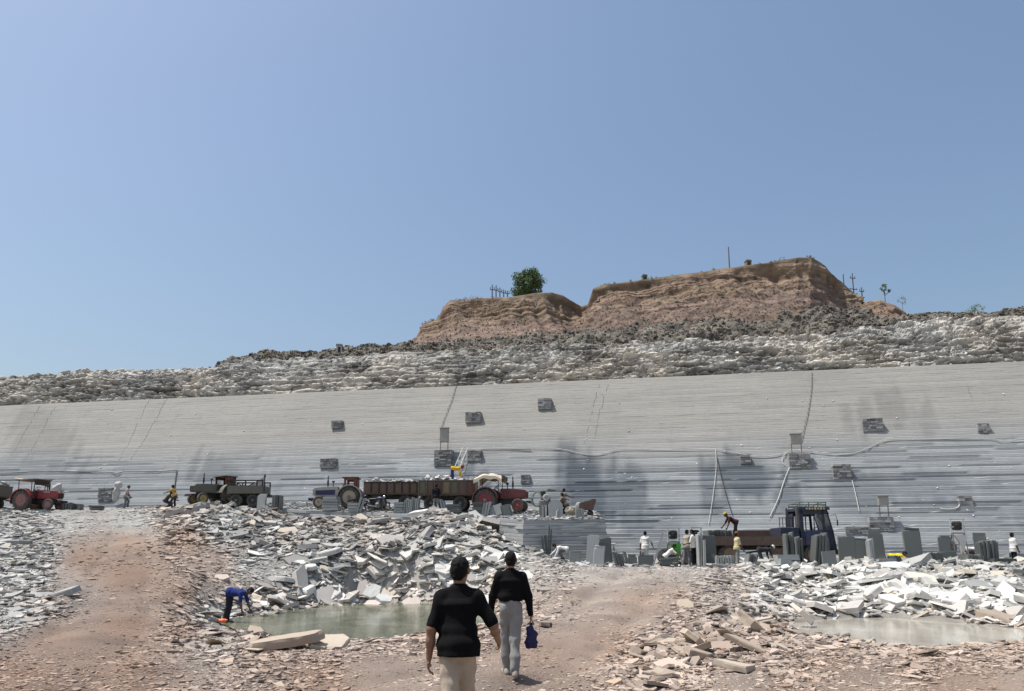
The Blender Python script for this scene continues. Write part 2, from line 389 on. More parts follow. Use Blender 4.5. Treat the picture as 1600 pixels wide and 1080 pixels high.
def tz(X, Y, fine=True):
    X = np.asarray(X, float); Y = np.asarray(Y, float)
    sh = X.shape; X = X.ravel(); Y = Y.ravel(); Yc = np.maximum(Y, 0.6)
    u = X / Yc * 2.2; v = np.log(Yc); Z = np.zeros(len(X))
    for i in range(0, len(X), 20000):
        s = slice(i, i + 20000)
        Z[s] = np.hypot(u[s, None] - cu, v[s, None] - cv) @ cw
    px, py = proj(X, Yc, Z)
    red, siz, pal = zone(px, py)
    if fine:
        amp = np.clip((siz - 4) / 18, 0.0, 1.0) * np.clip(Yc / 22, 0.35, 1.2)
        Z = Z + amp * (0.19 * fbm(X * 0.55, Y * 0.55, 0, 3, 3) + 0.10 * fbm(X * 2.1, Y * 2.1, 0, 2, 8))
        Z = Z + 0.030 * fbm(X * 0.7, Y * 0.7, 0, 4, 21) * np.clip(Yc / 8, 0.4, 1.5)
        td = track_dist(X, Y) + 0.10 * fbm(X * .5, Y * .5, 0, 2, 91)
        Z = Z - np.exp(-((td - .85) / .24) ** 2) * (.075 + .05 * fbm(X * .9, Y * .9, 0, 2, 92)) + .03 * np.exp(-((td - 1.35) / .2) ** 2) + .03 * np.exp(-(td / .35) ** 2)      # wheel ruts
    for poly, lev in ((PONDL, POND_L), (PONDR, POND_R)):
        dd = polydist(X, Y, poly) + 0.25 * fbm(X * 1.3, Y * 1.3, 0, 3, 77)
        k = sstep(1.6, 0.0, dd)
        shore = lev + np.clip(dd, -3.0, 1.6) * np.where(dd > 0, 0.10, 0.16)
        Z = Z * (1 - k) + np.where(dd > 0, np.minimum(Z, shore + 0.04 + dd * .12) * 1.0, shore) * k
    return Z.reshape(sh)
def tz1(X, Y): return float(tz(np.array([X]), np.array([Y]))[0])
def hue(red, pal, rnd, rnd2):
    grey = np.stack([0.285 + 0 * rnd, 0.29 + 0 * rnd, 0.277 + 0 * rnd], -1)
    pale = np.array([0.60, 0.585, 0.545]); rd = np.array([0.305, 0.208, 0.150])
    c = grey * (1 - pal[:, None]) + pale * pal[:, None]
    rr = rd * (1 - .6 * pal[:, None]) + np.array([0.47, 0.375, 0.30]) * .6 * pal[:, None]
    c = c * (1 - red[:, None]) + rr * red[:, None]
    c = c * (0.62 + 0.70 * rnd[:, None])
    tan = np.array([1.07, 0.98, 0.87]); return np.where((rnd2 > 0.90)[:, None], c * tan, c)

# the sheet of ground
gu = np.concatenate([np.linspace(-2.2, -0.95, 26, endpoint=False), np.linspace(-0.95, 0.95, 520), np.linspace(0.95, 2.2, 27)[1:]])
gv = np.concatenate([np.log(np.linspace(0.7, 5, 14)), np.log(5) + (np.log(64) - np.log(5)) * np.linspace(0, 1, 420)[1:]])
U, Vv = np.meshgrid(gu, gv, indexing='ij'); GY = np.exp(Vv); GX = U * GY
GZ = tz(GX, GY)
px, py = proj(GX.ravel(), GY.ravel(), GZ.ravel()); red, siz, pal = zone(px, py)
gx, gy = GX.ravel(), GY.ravel()
cg = hue(red, pal, 0.42 + 0.25 * fbm(gx * .8, gy * .8, 0, 4, 5), np.zeros(len(gx))) * 0.94
damp = sstep(0.45, 0.0, np.minimum(polydist(gx, gy, PONDL), polydist(gx, gy, PONDR)) + 0.25 * fbm(gx * 1.1, gy * 1.1, 0, 3, 6))
mud = np.array([0.40, 0.385, 0.31])
dl_ = polydist(gx, gy, PONDL); dr_ = polydist(gx, gy, PONDR)
silt = sstep(0.1, -0.5, np.minimum(dl_, dr_))
cg = cg * (1 - 0.35 * damp[:, None] * (1 - silt[:, None]))
cg = cg * (1 - silt[:, None]) + mud * silt[:, None]
ground = obj_np('quarry_ground', np.stack([gx, gy, GZ.ravel()], -1), grid_faces(len(gu), len(gv)), M_GROUND, None, True, {'col': cg})
ground['kind'] = 'structure'
# the wide land round the quarry, and its upper level behind the face
gb = MB().box((0, -240, -0.75), (1600, 500, 0.5)); g2 = gb.build('outer_ground', paint('outer_earth', (0.36, 0.29, 0.23), 0.95, 0.4, (0.3, 0.3, 0.28), 0, 0.4)); g2['kind'] = 'structure'

# ------------------------------------------------------------------ ponds
def water_mat(name, col, rough, tint=(0.80, 0.86, 0.78), cover=(0.85, 0.40)):
    m, t, b = nodes_of(name, rough); v = world_pos(t)
    n1 = noise(t, 0.8, 6, 0.68, v, (1, .6, 1)); n2 = noise(t, 5.0, 3, 0.6, v, (1, 2.2, 1))
    c = ramp(t, n1, [(0.35, col[0]), (0.55, col[1]), (0.72, col[2])])
    df = N(t, 'ShaderNodeBsdfDiffuse'); t.links.new(c, df.inputs[0])
    tr = N(t, 'ShaderNodeBsdfTransparent'); mx = N(t, 'ShaderNodeMixShader'); gl = N(t, 'ShaderNodeBsdfGlossy'); mg = N(t, 'ShaderNodeMixShader'); fr = N(t, 'ShaderNodeFresnel')
    tr.inputs[0].default_value = tint + (1,); fr.inputs['IOR'].default_value = 1.33; gl.inputs['Roughness'].default_value = rough
    t.links.new(ramp(t, noise(t, 0.9, 5, 0.65, v), [(0.35, cover[0]), (0.65, cover[1])]), mx.inputs[0])
    t.links.new(tr.outputs[0], mx.inputs[1]); t.links.new(df.outputs[0], mx.inputs[2])
    fm = N(t, 'ShaderNodeMath', operation='MULTIPLY'); fm.inputs[1].default_value = 0.62; t.links.new(fr.outputs[0], fm.inputs[0]); t.links.new(fm.outputs[0], mg.inputs[0]); t.links.new(mx.outputs[0], mg.inputs[1]); t.links.new(gl.outputs[0], mg.inputs[2])
    t.links.new(mg.outputs[0], t.nodes['Material Output'].inputs[0])
    bp = N(t, 'ShaderNodeBump'); bp.inputs['Strength'].default_value = 0.12; bp.inputs['Distance'].default_value = 0.02; t.links.new(n2, bp.inputs['Height'])
    t.links.new(bp.outputs[0], gl.inputs['Normal']); t.links.new(bp.outputs[0], fr.inputs['Normal'])
    return m
def pond(name, poly, lev, mat, label):
    n = len(poly); cx = sum(p[0] for p in poly) / n; cy = sum(p[1] for p in poly) / n
    V = [(cx + (x - cx) * 1.06 + (0.5 if x > cx else -0.5), cy + (y - cy) * 1.12, lev) for x, y in poly]
    o = MB().add(V, [tuple(range(n))]).build(name, mat); o['kind'] = 'structure'
    return o
pond('pond', PONDL, POND_L, water_mat('green_pond_water', ((0.12, 0.15, 0.09), (0.21, 0.22, 0.14), (0.40, 0.385, 0.29)), 0.12), '')
pond('milky_pond', PONDR, POND_R, water_mat('milky_pond_water', ((0.40, 0.35, 0.27), (0.50, 0.48, 0.41), (0.62, 0.60, 0.53)), 0.12, (0.93, 0.88, 0.78), (0.97, 0.86)), '')

# ------------------------------------------------------------------ the sawn quarry face
WA = PV(0, 867, 57.0); WB = PV(1600, 867, 44.0); WA.z = WB.z = 0
WD = (WB - WA).normalized(); WN = Vector((WD.y, -WD.x, 0))       # along the face, and out of it towards us
LEAN = 0.56; WTOP = 14.95
def wall_pt(s, z, out=0.0):
    p = WA + WD * s - WN * (LEAN * z) + WN * out; return Vector((p.x, p.y, z))
def wall_off(s, z): return 0.12 * float(fbm(np.array([s * .05]), np.array([z * .08]), 0, 2, 9)[0])
def wall_at(x, y, out=0.0):
    """point of the face seen at (x, y)"""
    rx = (x - CX) / F; ry = -(y - CYP) / F
    d = Vector((rx, cp - sp * ry, sp + cp * ry)); o = Vector((0, 0, CAMZ))
    n = (WN + Vector((0, 0, LEAN))).normalized()
    t = (WA - o).dot(n) / d.dot(n); p = o + d * t; return p + WN * wall_off((p - WA).dot(WD), p.z) + n * out
def wall_s(p): return (p - WA).dot(WD)
def wall_mat():
    m, t, b = nodes_of('sawn_limestone_face', 0.85); v = world_pos(t)
    a = N(t, 'ShaderNodeAttribute', attribute_name='col').outputs['Color']
    n1 = noise(t, 0.35, 6, 0.62, v, (1, 1, 0.35)); n2 = noise(t, 7, 5, 0.65, v, (0.5, 0.5, 1.6)); n3 = noise(t, 1.4, 5, 0.7, v, (1, 1, 0.12))
    c = mixc(t, ramp(t, n1, [(0.38, 0.0), (0.7, 0.30)]), a, mixc(t, 1.0, a, (0.78, 0.79, 0.81), 'MULTIPLY'))
    c = mixc(t, ramp(t, n3, [(0.5, 0.0), (0.75, 0.35)]), c, mixc(t, 1.0, a, (0.70, 0.71, 0.74), 'MULTIPLY'))
    c = mixc(t, ramp(t, n2, [(0.3, 0.35), (0.58, 0.0)]), c, mixc(t, 1.0, a, (0.68, 0.68, 0.68), 'MULTIPLY'))
    t.links.new(c, b.inputs['Base Color']); bump(t, b, n2, 0.45, 0.03)
    return m
M_WALL = wall_mat()
STAIN = [(918, 760, 34, 62, 1.0), (900, 725, 28, 30, .6), (975, 770, 30, 60, .7), (740, 745, 22, 24, .7), (1160, 745, 45, 36, .8), (1125, 770, 18, 50, .6), (1335, 645, 22, 40, .35), (1400, 640, 24, 40, .35), (1450, 650, 26, 36, .3), (1230, 770, 26, 40, .6), (1340, 770, 60, 40, .5), (1450, 760, 60, 30, .35), (1020, 820, 60, 36, .5), (880, 790, 60, 30, .5), (330, 745, 40, 40, .45), (60, 690, 40, 60, .3), (100, 700, 26, 50, .3), (1560, 790, 60, 40, .3), (440, 745, 40, 30, .2), (560, 730, 60, 30, .15)]
def build_wall():
    L = (WB - WA).length; ds = 0.35
    S = np.arange(-45, L + 50, ds); ns = len(S)
    z = 0.0; rows = []; k = 0
    r0 = np.random.default_rng(3)
    while z < WTOP:
        h = 0.15 + 0.13 * r0.random()
        rows.append((z, min(z + h, WTOP), k)); z += h; k += 1
    V = []; C = []
    for (z0, z1, k) in rows:
        # pieces along the course break back by different amounts
        piece = np.floor(S / (3.0 + 7 * r0.random()) + r0.random() * 9)
        jit = (_hash(piece, piece * 0 + k, piece * 0, 11) - .5)
        lo = 1 - sstep(6.8, 11.8, (z0 + z1) / 2 + 1.2 * fbm(S * .05, S * 0 + k * .05, 0, 3, 2))
        bt = 0.06 + 0.94 * lo
        o = jit * 0.035 * bt * lo + 0.008 * fbm(S * .8, S * 0 + k * 1.7, 0, 3, 4) + 0.12 * fbm(S * .05, S * 0 + z0 * .08, 0, 2, 9)
        chip = (vnoise(S * 1.3, S * 0 + k * 3.1, 0, 15) > 0.84) * 0.08 * bt
        h = z1 - z0; ledge = (0.045 + 0.05 * (jit + .5)) * bt * (.35 + .85 * _hash(piece, piece * 0 + k, piece * 0, 27)) + 0.006
        tone = 0.93 + 0.14 * _hash(piece, piece * 0 + k, piece * 0, 19)
        for q, (zz, out) in enumerate(((z0 + 0.0, -.005 - .014 * bt), (z0 + h * .10, .003), (z0 + h * .5, ledge * .5), (z0 + h * .84, ledge - chip * .6), (z1 - 0.004, -.004 - chip * .3))):
            oo = o + out
            X = WA.x + WD.x * S - WN.x * (LEAN * zz) + WN.x * oo; Y = WA.y + WD.y * S - WN.y * (LEAN * zz) + WN.y * oo
            zw = zz + 0.006 * fbm(S * .3, S * 0 + k, 0, 2, 41)
            V.append(np.stack([X, Y, 0 * S + zw], -1))
            px, py = proj(X, Y, zw)
            wet = np.zeros(ns)
            wob = 24 * fbm(S * 1.5, S * 0 + zz * .10, 0, 4, 51) + 6 * (_hash(piece, piece * 0 + k, piece * 0, 29) - .5)
            for (cx, cy, rx, ry, a) in STAIN:
                wet = np.maximum(wet, a * sstep(1.15, 0.6, np.hypot((px - cx + wob) / rx, (py - cy + wob * .6) / ry)))
            low2 = lo[:, None]
            tan = np.array([0.305, 0.292, 0.262]); blue = np.array([0.318, 0.335, 0.34])
            c = tan * (1 - low2) + blue * low2
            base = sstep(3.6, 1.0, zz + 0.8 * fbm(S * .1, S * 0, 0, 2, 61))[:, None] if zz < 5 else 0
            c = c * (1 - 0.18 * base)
            c = c * tone[:, None] * (1 - wet[:, None] * (np.array([0.66, 0.62, 0.57]) if 1 else 0) * (0.82 + 0.28 * _hash(piece, piece * 0 + k, piece * 0, 23))[:, None])
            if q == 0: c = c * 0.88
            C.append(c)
    # a step back on top, running into the rough band
    V.append(np.stack([WA.x + WD.x * S - WN.x * (LEAN * WTOP + 6), WA.y + WD.y * S - WN.y * (LEAN * WTOP + 6), 0 * S + WTOP + 0.05], -1)); C.append(C[-1] * 1.0)
    V = np.concatenate(V); C = np.concatenate(C)
    nr = len(V) // ns; idx = np.arange(nr * ns).reshape(nr, ns)
    Fc = np.stack([idx[:-1, :-1], idx[:-1, 1:], idx[1:, 1:], idx[1:, :-1]], -1).reshape(-1, 4)
    return obj_np('quarry_face', V, Fc, M_WALL, None, False, {'col': C})
face = build_wall()
tag(face, 'tall grey sawn limestone quarry face cut in thin horizontal steps', 'quarry face')
# ------------------------------------------------------------------ ribbons of rock above the face
def wtop_d(x): return wall_at(x, 867 - 1 * 0, 0).y if False else _wtd(x)
def _wtd(x):
    # metres ahead of the top edge of the face in picture column x
    a = wall_pt(0, WTOP); b = wall_pt(60, WTOP); k = (x - CX) / F
    # ray X = k * zc, with zc = Y cp + (Z - CAMZ) sp
    A0 = a.x - k * (a.y * cp + (WTOP - CAMZ) * sp); B0 = b.x - k * (b.y * cp + (WTOP - CAMZ) * sp)
    t = A0 / (A0 - B0); return a.y + (b.y - a.y) * t
def ribbon(name, cols, nx, nrow, mat, disp, colour, back=(25.0, -0.3), x0=None, x1=None, label=None, cat=None, kind=None):
    """cols: {x: [(y, metres behind the top edge of the face), ...bottom to top]}; same count in each; runs back as a plateau"""
    xs = sorted(cols); lo = xs[0] if x0 is None else x0; hi = xs[-1] if x1 is None else x1
    X = np.linspace(lo, hi, nx); m = len(cols[xs[0]])
    D = np.array([_wtd(v) for v in X])
    rows = []
    for j in range(m):
        y = np.interp(X, xs, [cols[v][j][0] for v in xs]); dd = np.interp(X, xs, [cols[v][j][1] for v in xs])
        rows.append(np.stack(P(X, y, D + dd), -1))
    rows = np.array(rows)                                         # m, nx, 3
    t = np.linspace(0, m - 1, nrow); k = np.clip(np.floor(t).astype(int), 0, m - 2); f = (t - k)[:, None, None]
    G = rows[k] * (1 - f) + rows[k + 1] * f
    du = np.gradient(G, axis=1); dv = np.gradient(G, axis=0); n = np.cross(du, dv); n /= np.linalg.norm(n, axis=2, keepdims=True) + 1e-9
    n = np.where((n[..., 1:2] > 0), -n, n)
    vt = np.linspace(0, 1, nrow)[:, None] + 0 * G[..., 0]
    d, aux = disp(G, vt); G = G + n * d[..., None]
    C = colour(G, vt, aux)
    # plateau and rear
    top = G[-1]; b1 = top + np.array([0, back[0] * .4, back[1]]); b2 = top + np.array([0, back[0], back[1] * 2]); b3 = b2 * np.array([1, 1, 0]) + np.array([0, 4, 8.0])
    G = np.concatenate([G, b1[None], b2[None], b3[None]]); C = np.concatenate([C, C[-1:], C[-1:], C[-1:]])
    idx = np.arange(G.shape[0] * nx).reshape(G.shape[0], nx)
    Fc = np.stack([idx[:-1, :-1], idx[:-1, 1:], idx[1:, 1:], idx[1:, :-1]], -1).reshape(-1, 4)
    o = obj_np(name, G.reshape(-1, 3), Fc, mat, None, False, {'col': C.reshape(-1, 3)})
    if kind: o['kind'] = kind
    if label: tag(o, label, cat)
    return o, G[:nrow], C[:nrow]

# rough layered limestone
def lime_disp(G, vt):
    X, Y, Z = G[..., 0], G[..., 1], G[..., 2]
    s = X * WD.x + Y * WD.y
    v1, e1 = cells(s * 0.42 + .35 * fbm(s, Z, 0, 2, 71), Z * 1.25 + .3 * fbm(s * .5, Z, 0, 2, 72), 3)
    v2, e2 = cells(s * 1.3, Z * 4.2, 13)
    v3, e3 = cells(s * 2.6 + Z, Z * 8.5, 23)
    smoothpatch = sstep(-0.15, 0.25, fbm(s * .11, Z * .12, 0, 2, 81))
    d = (v1 - .6) * 0.30 * (1 - .55 * smoothpatch) + (v2 - .5) * 0.26 * (1 - .8 * smoothpatch) - 0.14 * np.exp(-e1 * 14) + 0.10 * fbm(s * .9, Z * 2.6, 0, 4, 5) + (v3 - .5) * .20 * (1 - .6 * smoothpatch) + .07 * np.sin(Z * 14 + 2 * fbm(s * .3, Z, 0, 2, 4))
    d = d * sstep(0.0, 0.07, vt) 
    return d, (v1, v2, e1, smoothpatch, s, v3)
def lime_col(G, vt, aux):
    v1, v2, e1, sm, s, v3 = aux
    g = 0.375 + 0.15 * (v2 - .5) + 0.12 * (v1 - .5) + 0.20 * (v3 - .5) + 0.14 * fbm(s * .4, G[..., 2] * .8, 0, 3, 7) - 0.05 * sm - 0.08 * np.exp(-e1 * 16)
    g = np.clip(g, 0.09, 0.56)
    dirt = np.clip(0.5 + fbm(s * .2, G[..., 2] * .35, 0, 3, 9), 0, 1)
    return np.stack([g * (1.0 + .05 * dirt), g * (0.98 + .0 * dirt), g * (0.91 - .05 * dirt)], -1)
LC = {-160: [(650, 0.9), (622, 1.5), (606, 2.4), (594, 3.9)], 0: [(644, 0.9), (616, 1.5), (600, 2.4), (589, 3.9)], 150: [(637, 0.9), (608, 1.5), (592, 2.4), (581, 3.9)], 340: [(626, 0.9), (598, 1.5), (582, 2.4), (572, 3.9)],
      360: [(625, 0.9), (596, 1.5), (580, 2.4), (566, 3.9)], 530: [(618, 0.9), (590, 1.5), (572, 2.4), (557, 3.9)], 700: [(612, 0.9), (582, 1.5), (563, 2.4), (547, 3.9)], 850: [(606, 0.9), (576, 1.5), (556, 2.4), (540, 3.9)], 1000: [(600, 0.9), (570, 1.5), (550, 2.4), (534, 3.9)],
      1150: [(596, 0.9), (566, 1.5), (545, 2.4), (530, 3.9)], 1300: [(591, 0.9), (560, 1.5), (538, 2.4), (522, 3.9)], 1450: [(585, 0.9), (550, 1.5), (522, 2.4), (502, 3.9)], 1600: [(579, 0.9), (543, 1.5), (514, 2.4), (494, 3.9)], 1760: [(573, 0.9), (535, 1.5), (508, 2.4), (486, 3.9)]}
lime, LG, LCc = ribbon('limestone_band', LC, 1000, 84, M_BAND, lime_disp, lime_col, label='rough broken band of layered grey limestone above the sawn face', cat='rock band')

# dark heaps of spoil on top of it
def heap_disp(G, vt):
    X, Y, Z = G[..., 0], G[..., 1], G[..., 2]
    d = 0.35 * fbm(X * .5, Z * .9, Y * .5, 4, 3) + 0.16 * fbm(X * 2.2, Z * 2.2, Y * 2, 3, 4)
    return d * sstep(0, .08, vt), X
def heap_col(G, vt, aux):
    g = 0.115 + 0.06 * fbm(aux * 1.1, G[..., 2] * 1.6, 0, 3, 7)
    g = np.clip(g, 0.06, .4); return np.stack([g * 1.12, g * 0.99, g * 0.80], -1)
HC = {335: [(583, 7.9), (571, 8.7), (569, 9.4)], 352: [(581, 7.6), (565, 8.6), (557, 9.9)], 420: [(575, 7.6), (558, 8.8), (550, 10.0)], 530: [(569, 7.6), (552, 8.8), (544, 10.2)], 650: [(562, 7.6), (546, 9.0), (537, 10.6)], 760: [(555, 7.6), (537, 9.4), (527, 11.8)], 900: [(549, 7.8), (528, 9.6), (514, 12.4)], 1000: [(546, 7.8), (524, 9.6), (507, 12.4)],
      1040: [(544, 7.8), (517, 9.6), (500, 12.4)], 1150: [(541, 7.8), (511, 9.8), (491, 12.4)], 1290: [(533, 7.8), (501, 9.8), (480, 12.4)], 1345: [(530, 7.8), (500, 9.8), (482, 12.4)], 1385: [(525, 8.0), (507, 9.4), (500, 11.4)], 1425: [(518, 8.2), (502, 9.4), (496, 11.4)], 1500: [(511, 8.4), (496, 9.4), (490, 11.4)], 1600: [(505, 8.4), (489, 9.8), (481, 11.4)], 1760: [(498, 8.4), (480, 9.8), (472, 11.4)]}
heap, HG, HCc = ribbon('spoil_heap', HC, 520, 26, M_BAND, heap_disp, heap_col, back=(30, -0.2), label='long dark grey heap of quarry spoil along the upper ledge', cat='spoil heap')

# the brown earth hill
def hill_disp(G, vt):
    X, Y, Z = G[..., 0], G[..., 1], G[..., 2]
    gully = fbm(X * .55 + Y * .3, Z * .10, 0, 3, 12)
    lay = fbm(X * .06, Z * 3.4, 0, 3, 14)
    talus = sstep(0.62, 0.25, vt + .08 * fbm(X * .2, Y * .2, 0, 2, 3))
    d = (0.6 * gully + 0.11 * lay + 0.35 * fbm(X * .22, Z * .5, 0, 2, 15)) * (1 - .5 * talus) + 0.10 * fbm(X * 1.7, Z * 1.7, Y * 1.7, 4, 16)
    return d * sstep(0, .06, vt) * (0.12 + .88 * sstep(1.0, .82, vt)), (talus, lay, X)
def hill_col(G, vt, aux):
    talus, lay, X = aux; Z = G[..., 2]
    up = np.array([0.195, 0.134, 0.095]); och = np.array([0.22, 0.16, 0.108]); mau = np.array([0.172, 0.122, 0.098])
    a = np.clip(0.5 + 0.9 * fbm(X * .10, Z * .6, 0, 3, 5), 0, 1)[..., None]; t = talus[..., None]
    c = up * (1 - a) + och * a; c = c * (1 - .75 * t) + mau * .75 * t
    c = c * (1 + 0.24 * lay + 0.35 * fbm(X * 1.4, Z * 1.8, 0, 3, 6))[..., None]
    grass = sstep(0.93, 0.985, vt)[..., None] * np.clip(.6 + fbm(X * .4, Z, 0, 2, 8), 0, 1)[..., None]
    return np.clip(c * (1 - .4 * grass) + np.array([0.20, 0.165, 0.10]) * .4 * grass, .03, .5)
def hcol(b, m1, m2, t, o=0.0): return [(b, 11.0 + o), (m1, 13.6 + o), (m2, 15.2 + o), (t, 16.2 + o)]
HL = {643: hcol(545, 543, 542, 541, 3), 650: hcol(545, 540, 532, 527, 2.5), 660: hcol(545, 534, 520, 506, 2), 684: hcol(544, 528, 511, 498, 1), 692: hcol(544, 524, 500, 480, .6), 704: hcol(543, 520, 490, 470, .3), 745: hcol(541, 512, 484, 466), 800: hcol(538, 508, 480, 464), 835: hcol(536, 506, 478, 458), 862: hcol(534, 504, 478, 456, .3),
      880: hcol(532, 504, 480, 461, 1), 908: hcol(528, 505, 490, 478, 3), 918: hcol(526, 500, 486, 475, 2.5), 926: hcol(525, 494, 468, 450, .8), 945: hcol(523, 490, 462, 444, .2), 1005: hcol(518, 486, 458, 436), 1080: hcol(512, 480, 450, 427), 1140: hcol(506, 474, 444, 418), 1215: hcol(500, 466, 434, 407), 1245: hcol(497, 464, 430, 402), 1268: hcol(496, 462, 430, 402, .5),
      1290: hcol(494, 464, 438, 416, 3), 1310: hcol(494, 470, 452, 436, 5), 1332: hcol(494, 478, 466, 456, 7), 1345: hcol(495, 486, 478, 471, 7), 1356: hcol(496, 487, 479, 472, 4), 1375: hcol(498, 487, 477, 469, 2), 1398: hcol(500, 491, 484, 477, 1.5), 1415: hcol(502, 496, 492, 488, 1.5), 1430: hcol(504, 503, 502, 501, 2)}
hill, HLG, HLC = ribbon('earth_hill', HL, 560, 90, M_EARTH, hill_disp, hill_col, back=(16, -0.4), kind='structure')
plate = MB().box((0, 330, 13.3), (1400, 520, 1.0)).build('upper_plateau', paint('plateau_earth', (0.3, 0.24, 0.18), 0.95, 0.5, (0.2, 0.2, 0.17), 0, 0.3)); plate['kind'] = 'structure'

# ------------------------------------------------------------------ the bench the tractors stand on
def bz(Y): return 3.65 + 0.13 * (np.asarray(Y) - 42.0)
def bench_pt(x, d):
    ry = 0.0; X = (x - CX) / F * (d * cp + (float(bz(d)) - CAMZ) * sp); return X, d
BEDGE = [bench_pt(946, 42.2), bench_pt(880, 41.6), bench_pt(818, 41.2), bench_pt(742, 43.6), bench_pt(640, 45.2), bench_pt(560, 46.8), bench_pt(480, 48.4), bench_pt(425, 50.2), bench_pt(350, 52.5)]
def build_bench():
    E = [(BEDGE[0][0] - 0.0, 53.5)] + BEDGE + [(BEDGE[-1][0] - 3, 60.5)]
    pts = []
    for (a, b) in zip(E[:-1], E[1:]):
        n = max(2, int(math.hypot(b[0] - a[0], b[1] - a[1]) / 0.3))
        pts += [(a[0] + (b[0] - a[0]) * i / n, a[1] + (b[1] - a[1]) * i / n) for i in range(n)]
    pts.append(E[-1]); A = np.array(pts); ns = len(A)
    T = np.gradient(A, axis=0); T /= np.linalg.norm(T, axis=1, keepdims=True); Nn = np.stack([-T[:, 1], T[:, 0]], -1)
    ref = np.array([0, -1.0]); Nn = np.where(((A - np.array([0, 55]))[:, None, :] @ Nn[:, :, None])[:, 0] < 0, -Nn, Nn)
    arc = np.concatenate([[0], np.cumsum(np.linalg.norm(np.diff(A, axis=0), axis=1))])
    Zt = bz(A[:, 1]); V = []; C = []
    inner = A - Nn * 2.2
    top = [np.stack([A[:, 0] * 0 + A[:, 0] - Nn[:, 0] * 9, A[:, 1] - Nn[:, 1] * 9, bz(np.minimum(A[:, 1] - Nn[:, 1] * 9, 60))], -1)]
    base = np.array([0.41, 0.42, 0.41]); r0 = np.random.default_rng(5)
    V.append(np.stack([inner[:, 0], inner[:, 1], bz(inner[:, 1])], -1)); C.append(np.tile(base * .65, (ns, 1)))
    z = 0.0; k = 0
    while z < 3.4:
        h = 0.11 + .13 * r0.random(); piece = np.floor(arc / (1.0 + 2.5 * r0.random()) + r0.random() * 7)
        j = _hash(piece, piece * 0 + k, piece * 0, 3) - .5
        left = sstep(9.0, 11.5, arc)[:]                           # the part left of the corner is rougher and steps back
        for q, (dz, out) in enumerate(((0.0, -0.012), (0.015, 0.0), (h * .85, 0.006), (h - 0.005, -0.014))):
            off = out + j * (.018 + .10 * left) + (.16 * left + 0.012) * z + 0.03 * fbm(arc, arc * 0 + k, 0, 2, 7)
            p = A + Nn * off[:, None]
            V.append(np.stack([p[:, 0], p[:, 1], Zt - z - dz], -1))
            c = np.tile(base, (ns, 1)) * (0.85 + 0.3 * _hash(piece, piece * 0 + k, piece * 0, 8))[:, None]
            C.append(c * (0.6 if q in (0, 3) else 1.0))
        z += h; k += 1
    V = np.concatenate(V); C = np.concatenate(C); nr = len(V) // ns; idx = np.arange(nr * ns).reshape(nr, ns)
    Fc = np.stack([idx[:-1, :-1], idx[1:, :-1], idx[1:, 1:], idx[:-1, 1:]], -1).reshape(-1, 4)
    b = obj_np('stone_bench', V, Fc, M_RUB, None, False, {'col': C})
    # its floor
    nx, ny = 90, 40
    us = np.linspace(0, 1, nx); Bx = np.interp(us, np.linspace(0, 1, len(BEDGE)), [p[0] for p in BEDGE]); By = np.interp(us, np.linspace(0, 1, len(BEDGE)), [p[1] for p in BEDGE])
    FX = Bx[:, None] + 0 * np.linspace(0, 1, ny)[None]; FY = By[:, None] + (61 - By[:, None]) * np.linspace(0, 1, ny)[None]
    FZ = bz(FY) - 0.02 + 0.02 * fbm(FX, FY, 0, 2, 3)
    cc = np.tile(base * .62, (nx * ny, 1)) * (1 + .3 * fbm(FX.ravel(), FY.ravel(), 0, 3, 5))[:, None]
    fl = obj_np('bench_floor', np.stack([FX, FY, FZ], -1).reshape(-1, 3), grid_faces(nx, ny)[:, ::-1], M_GROUND, None, True, {'col': cc}); fl['kind'] = 'structure'
    tag(b, 'low grey stone bench with layered vertical sides carrying the tractors', 'stone bench')
build_bench()

# ------------------------------------------------------------------ broken stone
def stones(C, Nrm, size, thick, seed, aspect=None, nside=None):
    """n irregular flat pieces: centres, normals, radii, thicknesses -> V, F"""
    r = np.random.default_rng(seed); n = len(C); k = 5
    a = np.cross(Nrm, r.normal(size=(n, 3))); a /= np.linalg.norm(a, axis=1, keepdims=True); b = np.cross(Nrm, a)
    asp = r.uniform(0.5, 1.0, n) if aspect is None else aspect
    ang = (np.arange(k)[None] + r.uniform(-.36, .36, (n, k))) * 2 * np.pi / k
    rad = size[:, None] * r.uniform(.68, 1.12, (n, k))
    cx = np.cos(ang) * rad; cy = np.sin(ang) * rad * asp[:, None]
    top = C[:, None, :] + a[:, None, :] * cx[..., None] + b[:, None, :] * cy[..., None] + Nrm[:, None, :] * (thick[:, None] * r.uniform(.35, .65, (n, k)))[..., None]
    q = r.uniform(.86, 1.08, (n, k))
    bot = C[:, None, :] + a[:, None, :] * (cx * q)[..., None] + b[:, None, :] * (cy * q)[..., None] - Nrm[:, None, :] * (thick[:, None] * .5)[..., None]
    V = np.concatenate([top, bot], 1).reshape(-1, 3)
    o = (np.arange(n) * 2 * k)[:, None]
    tops = o + np.arange(k)[None]
    sides = np.stack([np.stack([o[:, 0] + i, o[:, 0] + k + i, o[:, 0] + k + (i + 1) % k, o[:, 0] + (i + 1) % k], -1) for i in range(k)], 1).reshape(-1, 4)
    return V, [tops, sides], 2 * k
def unit(a): return a / (np.linalg.norm(a, axis=-1, keepdims=True) + 1e-9)
def terr_normal(X, Y, e=0.25):
    z0 = tz(X, Y, False); zx = tz(X + e, Y, False); zy = tz(X, Y + e, False)
    return unit(np.stack([-(zx - z0) / e, -(zy - z0) / e, np.ones_like(z0)], -1)), z0
